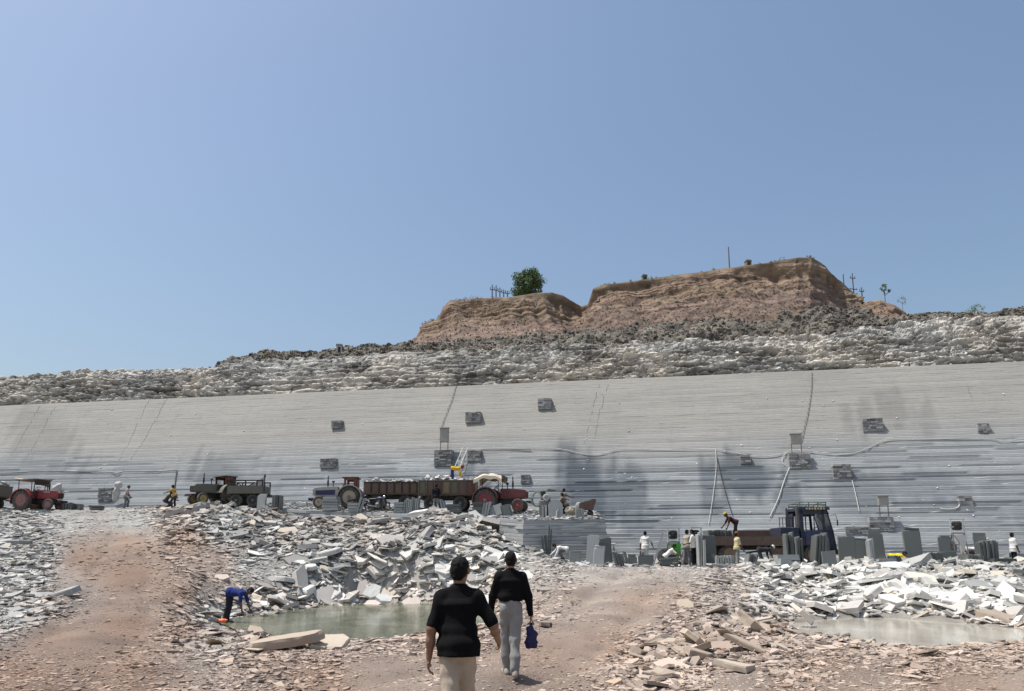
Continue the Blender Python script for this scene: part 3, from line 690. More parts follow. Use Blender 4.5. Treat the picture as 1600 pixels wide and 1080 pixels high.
def scatter(n, seed, big):
    r = np.random.default_rng(seed)
    u = r.uniform(-.80, .80, n); v = r.uniform(math.log(6.5), math.log(56), n); Y = np.exp(v); X = u * Y
    Z = tz(X, Y); px, py = proj(X, Y, Z); red, siz, pal = zone(px, py)
    e = 0.8; z0 = tz(X, Y, False); zx = tz(X + e, Y, False); zy = tz(X, Y + e, False)
    nr = unit(unit(np.stack([-(zx - z0) / e, -(zy - z0) / e, np.ones_like(Z)], -1)) + np.array([0, 0, .9]))
    k = ppm(px, py, Y)
    s = siz * np.exp(r.normal(0, .50, n)) * (0.62 if not big else 1.05)
    if big: s = np.clip(s * .72, 6, 46)
    size = s / k / 2 * 1.15
    size = np.clip(size, 0.018, 1.15)
    pile = np.clip((siz - 5) / 12, 0, 1)
    ok = np.ones(n, bool)
    inw = np.minimum(polydist(X, Y, PONDL) , polydist(X, Y, PONDR) - .2); ok &= ~((inw < 0.15) & (r.random(n) < (.97 if big else .75))) & ~(polydist(X, Y, PONDR) < .1)
    # thin out on the beaten tracks
    track = np.clip(1.0 - pile * 1.6, 0, 1)
    keep = 1 - track * np.clip(.12 + .5 * red + .6 * fbm(X * .6, Y * .4, 0, 3, 44), 0, .88)
    keep = keep * np.where(track_dist(X, Y) < 1.6, .8, 1.0)
    ok &= r.random(n) < keep
    # not on or behind the bench, nor under the workers' floor
    bx = np.array([p[0] for p in BEDGE]); by = np.array([p[1] for p in BEDGE])
    edge = np.interp(X, bx[::-1], by[::-1], left=99, right=99)
    ok &= Y < edge - 0.25
    floor_r = (px > 880) & (Y > 37.5); ok &= ~(floor_r & (r.random(n) < .85))
    if big: ok &= (siz > 6.5) & ~((px > 880) & (Y > 35.5))
    tilt = (0.06 + 0.23 * pile) * (1.0 if big else 1.15)
    nr = unit(nr + r.normal(size=(n, 3)) * tilt[:, None] * np.array([1, 1, .6]))
    thick = size * r.uniform(.10, .32, n)
    C = np.stack([X, Y, Z + size * .18 * pile * r.uniform(-.6, 1.3, n) + thick * .18], -1)
    col = hue(red, pal, r.random(n), r.random(n))
    m = ok
    return C[m], nr[m], size[m], thick[m], col[m], px[m], py[m], red[m], pal[m], s[m]
C1, N1, S1, T1, K1, px1, py1, rd1, pl1, s1 = scatter(120000, 11, False)
C2, N2, S2, T2, K2, px2, py2, rd2, pl2, s2 = scatter(30000, 12, True)
C3, N3, S3, T3, K3, px3, py3, rd3, pl3, s3 = scatter(90000, 13, False)
fine_ = idw(px3, np.clip(py3, 780, 1085), SIZ, 3.0) > 8.5; S3 = S3 * .55; T3 = T3 * .6
# the stones that show largest are things of their own
vis = (px2 > 5) & (px2 < 1595) & (py2 < 1075)
order = np.argsort(-(s2 * vis))
def pick(mask, n): return [i for i in order if mask[i] and vis[i]][:n]
GRP = [('grey broken slab in the rubble bank', 'grey rubble bank below the tractors', 'G', (px2 > 300) & (px2 < 830) & (py2 < 868) & (rd2 < .5), 55, ((420, 'left end above the ramp'), (560, 'below the half hidden trailer'), (680, 'below the rusty trailer'), (830, 'below the canopied tractor')), (838, 'near the crest', 'lower down')),
       ('pale broken slab in the heap', 'pale heap behind the green pond', 'W', (px2 > 390) & (px2 < 830) & (py2 >= 868) & (py2 < 948) & (rd2 < .5), 58, ((500, 'by the stooping worker'), (600, 'behind the pond middle'), (680, 'left of the walking men'), (830, 'behind the walking men')), (905, 'high up', 'at the water')),
       ('cream white slab in the white heap', 'white heap behind the milky pond', 'W', (px2 > 1185) & (py2 < 985) & (rd2 < .5), 72, ((1300, 'below the truck'), (1400, 'below the tall dark slabs'), (1500, 'below the white machine'), (1700, 'near the right edge')), (922, 'upper part', 'near the water')),
       ('grey flat slab left of the red ramp', 'grey rubble left of the red ramp', 'G', (px2 < 130) & (py2 < 985) & (rd2 < .55), 25, ((50, 'at the picture edge'), (130, 'beside the ramp')), (890, 'far up the slope', 'near its foot')),
       ('tan flat slab in the brown bank', 'tan bank beside the right track', 'T', (px2 > 930) & (px2 < 1260) & (py2 > 925) & (rd2 >= .12), 48, ((1060, 'at its foot by the track'), (1150, 'in its middle'), (1260, 'next to the milky pond')), (1000, 'upper slope', 'nearest us')),
       ('tan broken slab before the milky pond', 'tan stones before the milky pond', 'T', (px2 >= 1260) & (py2 > 1000) & (rd2 > .3), 20, ((1400, 'left half of its near shore'), (1700, 'right half of its near shore')), (1040, 'at the water', 'nearest us')),
       ('grey brown slab before the green pond', 'stones before the green pond', 'T', (px2 > 270) & (px2 < 760) & (py2 > 955), 22, ((390, 'left of the long block'), (540, 'around the long block'), (760, 'beside the nearest man')), (1020, 'at the shore', 'nearest us'))]
VAR = []
for q in range(36):
    r = np.random.default_rng(100 + q); k = int(r.integers(4, 7))
    ang = (np.arange(k) + r.uniform(-.33, .33, k)) * 2 * np.pi / k; rad = r.uniform(.72, 1.1, k); asp = r.uniform(.52, .95); th = r.uniform(.07, .20) if q % 8 else r.uniform(.28, .5)
    # a hexa-or-so-sided flat piece with a chipped upper edge and a split level
    x = np.cos(ang) * rad; y = np.sin(ang) * rad * asp
    rings = [(1.0 * r.uniform(.9, 1.05, k), np.full(k, -th / 2)), (np.full(k, 1.0), np.full(k, th * .28) + r.uniform(-.03, .03, k)), (r.uniform(.88, .97, k), th / 2 + r.uniform(-.02, .02, k))]
    V = np.concatenate([np.stack([x * a, y * a, z], -1) for a, z in rings])
    Fq = [np.array([[i, (i + 1) % k, k + (i + 1) % k, k + i], [k + i, k + (i + 1) % k, 2 * k + (i + 1) % k, 2 * k + i]]) for i in range(k)]
    cap = np.array([[2 * k + i for i in range(k)]]); bot = np.array([[k - 1 - i for i in range(k)]])
    VAR.append((np.concatenate([V]), [np.concatenate(Fq), cap, bot], th))
vmesh = {}
def variant(q, key):
    if (q, key) not in vmesh:
        V, Fq, th = VAR[q]; vmesh[(q, key)] = mesh_np('broken_slab', V, Fq, {'G': M_SLAB_G, 'W': M_SLAB_W, 'T': M_SLAB_T}[key])
    return vmesh[(q, key)]
def frame(n, spin):
    n = Vector(n).normalized(); a = n.cross(Vector((math.cos(spin), math.sin(spin), .1))).normalized(); b = n.cross(a)
    return Matrix((a, b, n)).transposed()
taken = set()
for label0, group, key, mask, cnt, xs_, ys_ in GRP:
    for i in pick(mask, cnt):
        if i in taken: continue
        taken.add(i); q = int(rng.integers(0, 36))
        o = bpy.data.objects.new('broken_slab', variant(q, key)); COL.objects.link(o)
        s = S2[i] * 1.08
        label = label0 + ', ' + next((t for lim, t in xs_ if px2[i] < lim), xs_[-1][1]) + ', ' + (ys_[1] if py2[i] < ys_[0] else ys_[2])
        o.matrix_world = Matrix.Translation(C2[i] + np.array([0, 0, .10 * S2[i]])) @ frame(N2[i], rng.uniform(0, 6.3)).to_4x4() @ Matrix.Diagonal((s, s, s * rng.uniform(.7, 1.1), 1))
        tag(o, label, 'stone slab', group, 'thing')
rest = np.array([i for i in range(len(S2)) if i not in taken])
Ca, Na, Sa, Ta, Ka = [np.concatenate([a, b[rest], c[fine_]]) for a, b, c in ((C1, C2, C3), (N1, N2, N3), (S1, S2, S3), (T1, T2, T3), (K1, K2, K3))]
print('RUBBLE', len(Ca))
V, Fq, per = stones(Ca, Na, Sa, Ta, 5)
o = obj_np('loose_rubble', V, Fq, M_RUB, None, False, {'col': np.repeat(Ka, per, 0)})
tag(o, 'loose broken stone covering banks, shores and tracks', 'rubble', kind='stuff')

# crumbs on the bench floor
r = np.random.default_rng(77); n_ = 5200; uu = r.random(n_); BXc = np.interp(uu, np.linspace(0, 1, len(BEDGE)), [p[0] for p in BEDGE]); BYc = np.interp(uu, np.linspace(0, 1, len(BEDGE)), [p[1] for p in BEDGE])
yy = BYc + .1 + (r.random(n_) ** 1.4) * 6.5; sz = .03 * (8.0 ** (r.random(n_) ** 2.0)); C = np.stack([BXc, yy, bz(yy) + sz * .1], -1)
V, Fq, per = stones(C, unit(np.array([0, 0, 1.]) + r.normal(size=(n_, 3)) * .18), sz, sz * r.uniform(.2, .5, n_), 8)
o = obj_np('bench_rubble', V, Fq, M_RUB, None, False, {'col': np.repeat(r.uniform(.22, .52, n_)[:, None] * np.array([1, .99, .95]), per, 0)}); tag(o, 'small broken stone strewn over the bench floor round the tractors', 'rubble', kind='stuff')
# offcuts lying about the yard
n_ = 900; xx = r.uniform(830, 1640, n_); dd_ = r.uniform(34.6, 42.5, n_); X_ = (xx - CX) / F * dd_; sz = .05 * (7.0 ** (r.random(n_) ** 1.6)); C = np.stack([X_, dd_, tz(X_, dd_) + sz * .12], -1)
V, Fq, per = stones(C, unit(np.array([0, 0, 1.]) + r.normal(size=(n_, 3)) * .3), sz, sz * r.uniform(.12, .4, n_), 9)
o = obj_np('yard_offcuts', V, Fq, M_RUB, None, False, {'col': np.repeat(r.uniform(.16, .60, n_)[:, None] * np.array([.98, 1, .97]), per, 0)}); tag(o, 'stone offcuts scattered between the standing slabs in the yard', 'rubble', kind='stuff')
# stones on the rock above the face
def ribbon_stones(name, G, Cc, n, smin, smax, seed, flat, mult, label, dens=None, mat=M_BAND, parent=None):
    r = np.random.default_rng(seed); a = r.random(n) * (G.shape[0] - 1.001); b = r.random(n) * (G.shape[1] - 1.001)
    if dens is not None: a = dens(r, n) * (G.shape[0] - 1.001)
    i = a.astype(int); j = b.astype(int); p = G[i, j] * .5 + G[i + 1, j + 1] * .5
    s = smin * (smax / smin) ** (r.random(n) ** 2.2)
    nr = unit(np.array([0, -.25, 1.0]) + r.normal(size=(n, 3)) * flat)
    c = Cc[i, j] * (0.7 + 0.7 * r.random(n)[:, None] ** 1.5) * mult
    V, Fq, per = stones(p + np.array([0, -.05, 0]), nr, s, s * r.uniform(.3, .8, n), seed)
    o = obj_np(name, V, Fq, mat, parent, False, {'col': np.repeat(np.clip(c, .02, .62), per, 0)})
    if parent is None: tag(o, label, 'rubble')
    o['kind'] = 'stuff'
    return o
ribbon_stones('ledge_stone', LG, LCc, 1500, .05, .22, 31, .12, 1.12, '', parent=lime)
ribbon_stones('spoil_stone', HG, HCc, 8000, .05, .24, 32, .5, 1.15, '', parent=heap)
ribbon_stones('hill_talus', HLG, HLC, 5000, .03, .11, 33, .3, 1.1, 'loose brown stones lying on the earth hill slope', dens=lambda r, n: np.clip(r.beta(1.3, 2.2, n), 0, .97), mat=M_EARTH)
# ------------------------------------------------------------------ people: smooth solids polygonised on a fine grid
class Solid:
    def __init__(s, lo, hi, h):
        s.lo = np.array(lo, float); s.h = h; s.n = np.maximum(np.ceil((np.array(hi) - s.lo) / h).astype(int) + 1, 4)
        s.f = np.full(s.n, 1.0)
        s.ax = [s.lo[i] + h * np.arange(s.n[i]) for i in range(3)]
    def _sub(s, lo, hi):
        a = np.clip(np.floor((np.array(lo) - s.lo) / s.h).astype(int), 0, s.n - 1); b = np.clip(np.ceil((np.array(hi) - s.lo) / s.h).astype(int) + 1, 1, s.n)
        sl = tuple(slice(a[i], max(b[i], a[i] + 1)) for i in range(3))
        return sl, np.stack(np.meshgrid(*[s.ax[i][sl[i]] for i in range(3)], indexing='ij'), -1)
    def _put(s, sl, d, k):
        a = s.f[sl]
        if k > 0:
            q = np.maximum(k - np.abs(a - d), 0) / k; s.f[sl] = np.minimum(a, d) - q * q * k * .25
        else: s.f[sl] = np.minimum(a, d)
    def cone(s, a, b, ra, rb, k=0.02):
        a = np.array(a, float); b = np.array(b, float); m = max(ra, rb) + k + 2 * s.h
        sl, p = s._sub(np.minimum(a, b) - m, np.maximum(a, b) + m)
        ab = b - a; t = np.clip(((p - a) @ ab) / (ab @ ab + 1e-9), 0, 1)
        d = np.linalg.norm(p - a - t[..., None] * ab, axis=-1) - (ra + (rb - ra) * t); s._put(sl, d, k); return s
    def ell(s, c, r, k=0.02, rot=None):
        c = np.array(c, float); r = np.array(r, float); m = r.max() + k + 2 * s.h
        sl, p = s._sub(c - m, c + m); q = p - c
        if rot is not None: q = q @ np.array(rot)
        d = (np.sqrt(((q / r) ** 2).sum(-1)) - 1) * r.min(); s._put(sl, d, k); return s
    def chain(s, pts, right, k=0.03):
        """elliptic limbs: points (p, half width, half depth)"""
        right = np.array(right, float)
        for (a, w0, d0), (b, w1, d1) in zip(pts[:-1], pts[1:]):
            a = np.array(a, float); b = np.array(b, float); L = np.linalg.norm(b - a) + 1e-9; al = (b - a) / L; fw = np.cross(al, right)
            m = max(w0, w1, d0, d1) + k + 2 * s.h
            sl, p = s._sub(np.minimum(a, b) - m, np.maximum(a, b) + m); q = p - a
            z = q @ al; t = np.clip(z / L, 0, 1); zz = z - t * L; w = w0 + (w1 - w0) * t; d = d0 + (d1 - d0) * t
            mm = np.minimum(w, d) * .55
            dist = (np.sqrt(((q @ right) / w) ** 2 + ((q @ fw) / d) ** 2 + (zz / mm) ** 2) - 1) * np.minimum(w, d)
            s._put(sl, dist, k)
        return s
    def ripple(s, amp, sx, sz, seed):
        sl, p = s._sub(s.lo, s.lo + s.h * s.n)
        near = np.abs(s.f) < .05
        q = p[near]; s.f[near] += amp * fbm(q[:, 0] * sx, q[:, 1] * sx, q[:, 2] * sz, 2, seed)
        return s
    def below(s, p, n):
        """cut away what lies beyond a plane"""
        sl, q = s._sub(s.lo, s.lo + s.h * s.n); s.f = np.maximum(s.f, (q - np.array(p)) @ np.array(n)); return s
    def mesh(s):
        f = s.f; f[0] = f[-1] = 1; f[:, 0] = f[:, -1] = 1; f[:, :, 0] = f[:, :, -1] = 1
        ins = f < 0; nx, ny, nz = f.shape
        def cv(A, i, j, k): return A[i:nx - 1 + i, j:ny - 1 + j, k:nz - 1 + k]
        cnt = np.zeros((nx - 1, ny - 1, nz - 1)); acc = np.zeros((nx - 1, ny - 1, nz - 1, 3))
        anyi = np.zeros(cnt.shape, bool); alli = np.ones(cnt.shape, bool)
        for i in (0, 1):
            for j in (0, 1):
                for k in (0, 1): c = cv(ins, i, j, k); anyi |= c; alli &= c
        act = np.argwhere(anyi & ~alli)
        if len(act) == 0: return np.zeros((0, 3)), np.zeros((0, 4), int)
        I, J, Kk = act.T; pos = np.zeros((len(act), 3)); n = np.zeros(len(act))
        crn = [(i, j, k) for i in (0, 1) for j in (0, 1) for k in (0, 1)]
        for a in crn:
            for ax in range(3):
                if a[ax] == 1: continue
                b = list(a); b[ax] = 1
                fa = f[I + a[0], J + a[1], Kk + a[2]]; fb = f[I + b[0], J + b[1], Kk + b[2]]
                m = (fa < 0) != (fb < 0); t = np.where(m, fa / (fa - fb + 1e-12 * (fa == fb)), 0)
                q = np.tile(np.array(a, float), (len(act), 1)); q[:, ax] = t
                pos[m] += q[m]; n[m] += 1
        V = s.lo + (act + pos / n[:, None]) * s.h
        idx = -np.ones((nx - 1, ny - 1, nz - 1), int); idx[I, J, Kk] = np.arange(len(act))
        Q = []
        for ax in range(3):
            o1, o2 = [(1, 2), (2, 0), (0, 1)][ax]
            sa = [slice(None)] * 3; sb = [slice(None)] * 3; sa[ax] = slice(0, -1); sb[ax] = slice(1, None)
            A = ins[tuple(sa)]; B = ins[tuple(sb)]; e = np.argwhere(A != B); flip = A[tuple(e.T)]
            def at(d1, d2):
                q = e.copy(); q[:, o1] -= d1; q[:, o2] -= d2; return idx[tuple(q.T)]
            q = np.stack([at(1, 1), at(0, 1), at(0, 0), at(1, 0)], -1)
            q[~flip] = q[~flip][:, ::-1]; Q.append(q)
        Q = np.concatenate(Q); return V, Q[(Q >= 0).all(1)]

SKIN = paint('brown_skin', (0.23, 0.125, 0.08), 0.55, 0.1, (0.2, 0.11, 0.07), 0, 8, 0.05)
SKIN_D = paint('dark_brown_skin', (0.10, 0.055, 0.036), 0.5, 0.1, (0.12, 0.07, 0.05), 0, 8, 0.05)
HAIR = paint('black_hair', (0.006, 0.0055, 0.005), 0.75, 0.1, (0.012, 0.011, 0.010), 0, 60, 0.6); HAIR.node_tree.nodes['Principled BSDF'].inputs['Specular IOR Level'].default_value = 0.2
def cloth(name, col):
    m = paint('cloth_' + name, col, 0.95, 0.16, tuple(0.8 * c + .012 for c in col), 0, 9, 0.25)
    m.node_tree.nodes['Principled BSDF'].inputs['Specular IOR Level'].default_value = 0.12
    return m

def person(loc, rz, label, shirt, trousers, lean=3, legs=((8, 6), (-8, 10)), arms=((6, 8, 12), (-6, 8, 12)), head=(0, 0), height=1.70, sleeve='short', shoes=(0.05, 0.04, 0.035), cap=None, skin=None,
           fine=False, long_shirt=False, abd=(2, 2), tuck=False, hatbrim=False, wide=1.0, group=None, belt=None, collar=False):
    """faces local +Y; legs: (hip forward, knee) left, right; arms: (forward, outward, elbow) left, right; degrees"""
    S = height / 1.72; h = 0.0095 if fine else 0.02; skin = skin or (SKIN if fine else SKIN_D)
    sd_ = lambda a: math.sin(R(a)); cd_ = lambda a: math.cos(R(a)); A = np.array
    T = A([0, sd_(lean), cd_(lean)]); Fw = A([0, cd_(lean), -sd_(lean)]); Rt = A([1.0, 0, 0])
    pel = A([0, 0, 0.0])
    J = {}
    for side, nm, (hf, kn), ab in ((-1, 'L', legs[0], abd[0]), (1, 'R', legs[1], abd[1])):
        hip = pel + A([side * .080, 0, -.04]) * S
        kne = hip + A([side * sd_(ab), cd_(ab) * sd_(hf), -cd_(ab) * cd_(hf)]) * .42 * S
        an = hf - kn
        ank = kne + A([side * sd_(ab * .5), cd_(ab * .5) * sd_(an), -cd_(ab * .5) * cd_(an)]) * .41 * S
        fp = min(0, an * .6) if an < -25 else 0
        toe = ank + A([side * .03, cd_(fp) * .17, -.055 + sd_(fp) * .17]) * S
        heel = ank + A([0, -.055, -.06]) * S
        J[nm] = (hip, kne, ank, toe, heel)
    zmin = min(min(J[n][3][2], J[n][4][2]) for n in 'LR') - .03 * S
    up = A([0, 0, -zmin])
    pel = pel + up; J = {k: tuple(p + up for p in v) for k, v in J.items()}
    waist = pel + T * .14 * S; chest = pel + T * .36 * S; nb = pel + T * .50 * S
    hp = lean * .55 + head[0]; Hd = A([0, sd_(hp), cd_(hp)]); 
    nt_ = nb + (T * .5 + Hd * .5) * .072 * S; hc = nt_ + Hd * .105 * S
    yaw = R(head[1]); hr = A([math.cos(yaw), math.sin(yaw), 0]); hf_ = np.cross(Hd, hr); hrm = np.stack([hr, hf_, Hd], 1)
    Ar = {}
    for side, nm, (fl, ab, el) in ((-1, 'L', arms[0]), (1, 'R', arms[1])):
        sh = nb - T * .078 * S + Rt * side * .172 * S * wide
        e = sh + A([side * sd_(ab), cd_(ab) * sd_(fl), -cd_(ab) * cd_(fl)]) * .285 * S
        fd = A([side * sd_(ab * .45 - el * .12), cd_(ab * .3) * sd_(fl + el), -cd_(ab * .3) * cd_(fl + el)]); fd = fd / np.linalg.norm(fd)
        wr = e + fd * .25 * S
        Ar[nm] = (sh, e, wr, fd, side)
    allp = [p for v in J.values() for p in v] + [p for v in Ar.values() for p in v[:3]] + [v[2] + v[3] * .2 for v in Ar.values()] + [hc + Hd * .13, nb, pel]
    lo = np.min(allp, 0) - .2; hi = np.max(allp, 0) + .2
    k = 0.03
    root = empty('person', loc, rz, label, 'person', group)
    # the body, one surface
    b = Solid(lo, hi, h)
    b.chain([(pel, .135 * S, .095 * S), (waist, .125 * S, .085 * S), (chest, .14 * S, .095 * S), (nb - T * .07, .10 * S, .055 * S)], Rt, .05)
    b.cone(nb - T * .03 * S, nt_ + Hd * .02 * S, .060 * S, .055 * S, .04)
    b.ell(hc, A([.074, .094, .102]) * S, .03, hrm)
    b.ell(hc - Hd * .05 * S + hf_ * .02 * S, A([.058, .07, .065]) * S, .03, hrm)
    b.cone(hc + hf_ * .088 * S - Hd * .0 * S, hc + hf_ * .105 * S - Hd * .028 * S, .012 * S, .017 * S, .012)
    for sd in (-1, 1):
        b.ell(hc + hr * sd * .086 * S - Hd * .016 * S, A([.014, .026, .036]) * S, .008, hrm)
    for nm in 'LR':
        hip, kne, ank, toe, heel = J[nm]; b.cone(hip, kne, .075 * S, .05 * S, .04); b.cone(kne, ank, .052 * S, .034 * S, .03); b.cone(kne * .7 + ank * .3 - A([0, .012, 0]), kne * .45 + ank * .55, .052 * S, .04 * S, .03)
        b.cone(ank - A([0, 0, .03]), toe, .035 * S, .028 * S, .02)
        sh, e, wr, fd, side = Ar[nm]
        b.cone(sh, e, .052 * S, .041 * S, .04); b.cone(e, e * .55 + wr * .45, .043 * S, .039 * S, .03); b.cone(e * .55 + wr * .45, wr, .039 * S, .027 * S, .03)
        pn = A([-side, 0.15, 0.0]); pn = pn - fd * (pn @ fd); pn /= np.linalg.norm(pn); spd = np.cross(pn, fd); spd = spd if spd[1] >= 0 else -spd
        b.chain([(wr - fd * .005, .024 * S, .019 * S), (wr + fd * .045 * S, .038 * S, .017 * S), (wr + fd * .085 * S, .040 * S, .014 * S)], spd, .015)
        fr = .0092 if fine else .0125
        for q, (of, ln) in enumerate(((.031, .072), (.011, .083), (-.010, .078), (-.030, .060))):
            r0 = wr + fd * .085 * S + spd * of * S; d1 = fd * cd_(18 + 5 * q) + pn * sd_(18 + 5 * q); d2 = fd * cd_(52 + 5 * q) + pn * sd_(52 + 5 * q)
            m1 = r0 + d1 * ln * .55 * S; b.cone(r0, m1, fr, fr * .95, .004); b.cone(m1, m1 + d2 * ln * .5 * S, fr * .95, fr * .8, .004)
        t0 = wr + fd * .03 * S + spd * .03 * S; t1 = t0 + (fd * .75 + spd * .6 + pn * .25) * .045 * S
        b.cone(t0, t1, fr * 1.25, fr * 1.1, .008); b.cone(t1, t1 + (fd * .9 + spd * .2 + pn * .35) * .032 * S, fr * 1.1, fr * .85, .004)
    V, Q = b.mesh(); obj_np('body', V, Q, skin, root, True)
    # trousers
    g = .014
    t = Solid(lo, hi, h)
    t.chain([(pel - T * .07 * S, .125 * S, .10 * S), (pel + T * .03 * S, .140 * S * wide, .104 * S), (pel + T * .11 * S, .138 * S * wide, .10 * S)], Rt, .05)
    for nm in 'LR':
        hip, kne, ank, toe, heel = J[nm]
        t.cone(hip - A([0, .02, 0]), hip * .6 + kne * .4, .084 * S, .080 * S, .05); t.cone(hip * .6 + kne * .4, kne, .084 * S, .074 * S, .03); t.cone(kne, ank * .55 + kne * .45 - A([0, .012, 0]), .074 * S, .073 * S, .03); t.cone(ank * .55 + kne * .45 - A([0, .012, 0]), ank + (ank - kne) * .06, .073 * S, .062 * S, .02)
    t.ripple(.012 if fine else .008, 11, 8, int(abs(loc[0] * 13)) % 97)
    V, Q = t.mesh(); obj_np('trousers', V, Q, cloth(*trousers), root, True)
    # shirt
    s_ = Solid(lo, hi, h)
    hem = (-.17 if long_shirt else (-.085 if not tuck else .075))
    s_.chain([(pel + T * (hem - .10) * S, (.204 if not tuck else .158) * S * wide, (.178 if not tuck else .130) * S), (pel + T * .02 * S, (.196 if not tuck else .160) * S * wide, (.156 if not tuck else .126) * S), (waist, .168 * S * wide, .118 * S), (chest, .174 * S * wide, .118 * S), (nb - T * .085 * S, .150 * S * wide, .085 * S)], Rt, .05)
    s_.below(pel + T * hem * S, -T)
    for sd in (-1, 1): s_.cone(nb - T * .022 * S + Rt * sd * .03 * S, nb - T * .070 * S + Rt * sd * .15 * S * wide, .056 * S, .060 * S, .05)
    s_.cone(nb - T * .06 * S, nb - T * .012 * S, .080 * S, .066 * S, .04)
    for nm in 'LR':
        sh, e, wr, fd, side = Ar[nm]
        if sleeve == 'short': s_.cone(sh, sh * .12 + e * .88, .062 * S, .058 * S, .05)
        elif sleeve == 'long':
            s_.cone(sh, e, .064 * S, .056 * S, .05); s_.cone(e, wr - fd * .0, .056 * S, .042 * S, .03)
        else: s_.cone(sh, sh * .7 + e * .3, .068 * S, .062 * S, .04)
    s_.ripple(.008 if fine else .007, 10, 7, int(abs(loc[0] * 17)) % 89)
    V, Q = s_.mesh(); so_ = obj_np('shirt', V, Q, cloth(*shirt), root, True)
    if collar:
        c = Solid(lo, hi, .007); c.cone(nb - T * .005 * S, nb + T * .018 * S, .072 * S, .066 * S, .01); c.below(nb + T * .045 * S + Fw * .0, T)
        V, Q = c.mesh(); obj_np('collar', V, Q, cloth(*shirt), so_, True)
    if belt:
        c = Solid(lo, hi, .009); c.chain([(pel + T * .085 * S, .150 * S * wide, .113 * S), (pel + T * .10 * S, .150 * S * wide, .112 * S)], Rt, .0); c.below(pel + T * .122 * S, T).below(pel + T * .078 * S, -T)
        V, Q = c.mesh(); obj_np('belt', V, Q, cloth(*belt), root, True)
    # hair
    hs = Solid(lo, hi, h * .8)
    hs.ell(hc - Hd * .004 * S - hf_ * .003 * S, A([.082, .101, .106]) * S, .01, hrm); hs.ell(hc + Hd * .030 * S - hf_ * .004 * S, A([.078, .094, .082]) * S, .02, hrm)
    hs.below(hc + hf_ * .028 * S - Hd * .015 * S, (hf_ * .80 - Hd * .60)); hs.ell(hc - Hd * .055 * S - hf_ * .045 * S, A([.058, .048, .060]) * S, .02, hrm); hs.below(hc - Hd * .108 * S - hf_ * .05 * S, (-Hd * .94 - hf_ * .34))
    if fine: hs.ripple(.004, 60, 50, 9)
    V, Q = hs.mesh(); obj_np('hair', V, Q, HAIR, root, True)
    if cap:
        c = Solid(lo, hi, h * .8); c.ell(hc - hf_ * .008 * S + Hd * .045 * S, A([.096, .11, .092]) * S, .01, hrm); c.below(hc + Hd * .015 * S, -Hd)
        V, Q = c.mesh(); obj_np('cap', V, Q, cloth(*cap), root, True)
    # shoes
    for nm in 'LR':
        hip, kne, ank, toe, heel = J[nm]; c = Solid(np.minimum(toe, heel) - .1, np.maximum(toe, ank) + .1, h * .8)
        c.cone(heel, toe, .040 * S, .036 * S, .02); c.cone(heel + A([0, .02, .03]), ank * .5 + heel * .5 + A([0, .03, .02]), .045 * S, .042 * S, .02); c.ell(toe, A([.045, .06, .03]) * S, .02)
        V, Q = c.mesh(); obj_np('shoe', V, Q, paint('shoe_%d' % int(shoes[0] * 1000), shoes, 0.7, 0.4), root, True)
    return root, {'wrist': {n: Ar[n][2] + Ar[n][3] * .1 for n in 'LR'}}

def gpt(x, d, z=None):
    """ground place in picture column x, d metres ahead"""
    zz = 1.0 if z is None else z
    for _ in range(4):
        X = (x - CX) / F * (d * cp + (zz - CAMZ) * sp)
        if z is None: zz = tz1(X, d)
    return (X, d, zz)
def bpt(x, d): return gpt(x, d, float(bz(d)))

BLACK = ('black', (0.006, 0.006, 0.0065)); 
# the two men walking away
p1, j1 = person(gpt(714, 6.75), R(-3), 'man in black polo shirt and beige trousers walking away, nearest the camera', BLACK, ('beige', (0.46, 0.385, 0.30)), lean=4, legs=((-14, 10), (17, 12)), arms=((-12, 15, 16), (-6, 31, 60)), head=(2, -14), height=1.66, sleeve='short', fine=True, wide=.95, shoes=(.3, .3, .3), abd=(-4, -4), collar=True)
p2, j2 = person(gpt(798, 10.6), R(4), 'man in black long-sleeved shirt and grey trousers walking away with a blue bag', BLACK, ('pale_grey', (0.25, 0.245, 0.235)), lean=4, legs=((12, 9), (-8, 6)), arms=((10, 15, 10), (-4, 17, 8)), head=(4, 4), height=1.63, sleeve='long', fine=True, wide=1.02, shoes=(.32, .28, .23), abd=(-3, -3), tuck=True, belt=('black_belt', (0.02, 0.018, 0.016)), collar=True)
# the bag in his right hand
def bag():
    m = p2.matrix_basis if False else Matrix.LocRotScale(p2.location, p2.rotation_euler, None)
    w_ = m @ Vector(j2['wrist']['R'])
    b = empty('carrier_bag', w_ + Vector((0, 0, -.36)), R(20), 'dark blue soft bag hanging from the hand of the man in grey trousers', 'bag')
    s = Solid((-.2, -.15, -.05), (.2, .15, .5), .012)
    s.chain([((0, 0, .02), .085, .05), ((0, 0, .10), .112, .07), ((0, 0, .24), .10, .06), ((0, 0, .33), .06, .04), ((0, 0, .41), .025, .022)], (1, 0, 0), .03).ripple(.016, 12, 9, 4)
    b.scale = (.82, .82, .82)
    V, Q = s.mesh(); obj_np('pouch', V, Q, paint('navy_cloth', (0.010, 0.011, 0.07), 0.7, .1, (.015, .015, .09), 0, 9, .3), b, True)
    MB().tube([(-.03, 0, .38), (-.03, 0, .43), (0, 0, .455), (.03, 0, .43), (.03, 0, .38)], .008, 6).build('handle', MATS['navy_cloth'], b, True)
bag()
WHITE = ('white', (0.62, 0.61, 0.58)); YEL = ('yellow', (0.62, 0.40, 0.03)); NAVY = ('navy', (0.03, 0.035, 0.09)); DGREY = ('dark_grey', (0.05, 0.05, 0.055)); GREY = ('mid_grey', (0.16, 0.16, 0.16)); BLUE = ('royal_blue', (0.022, 0.036, 0.15))
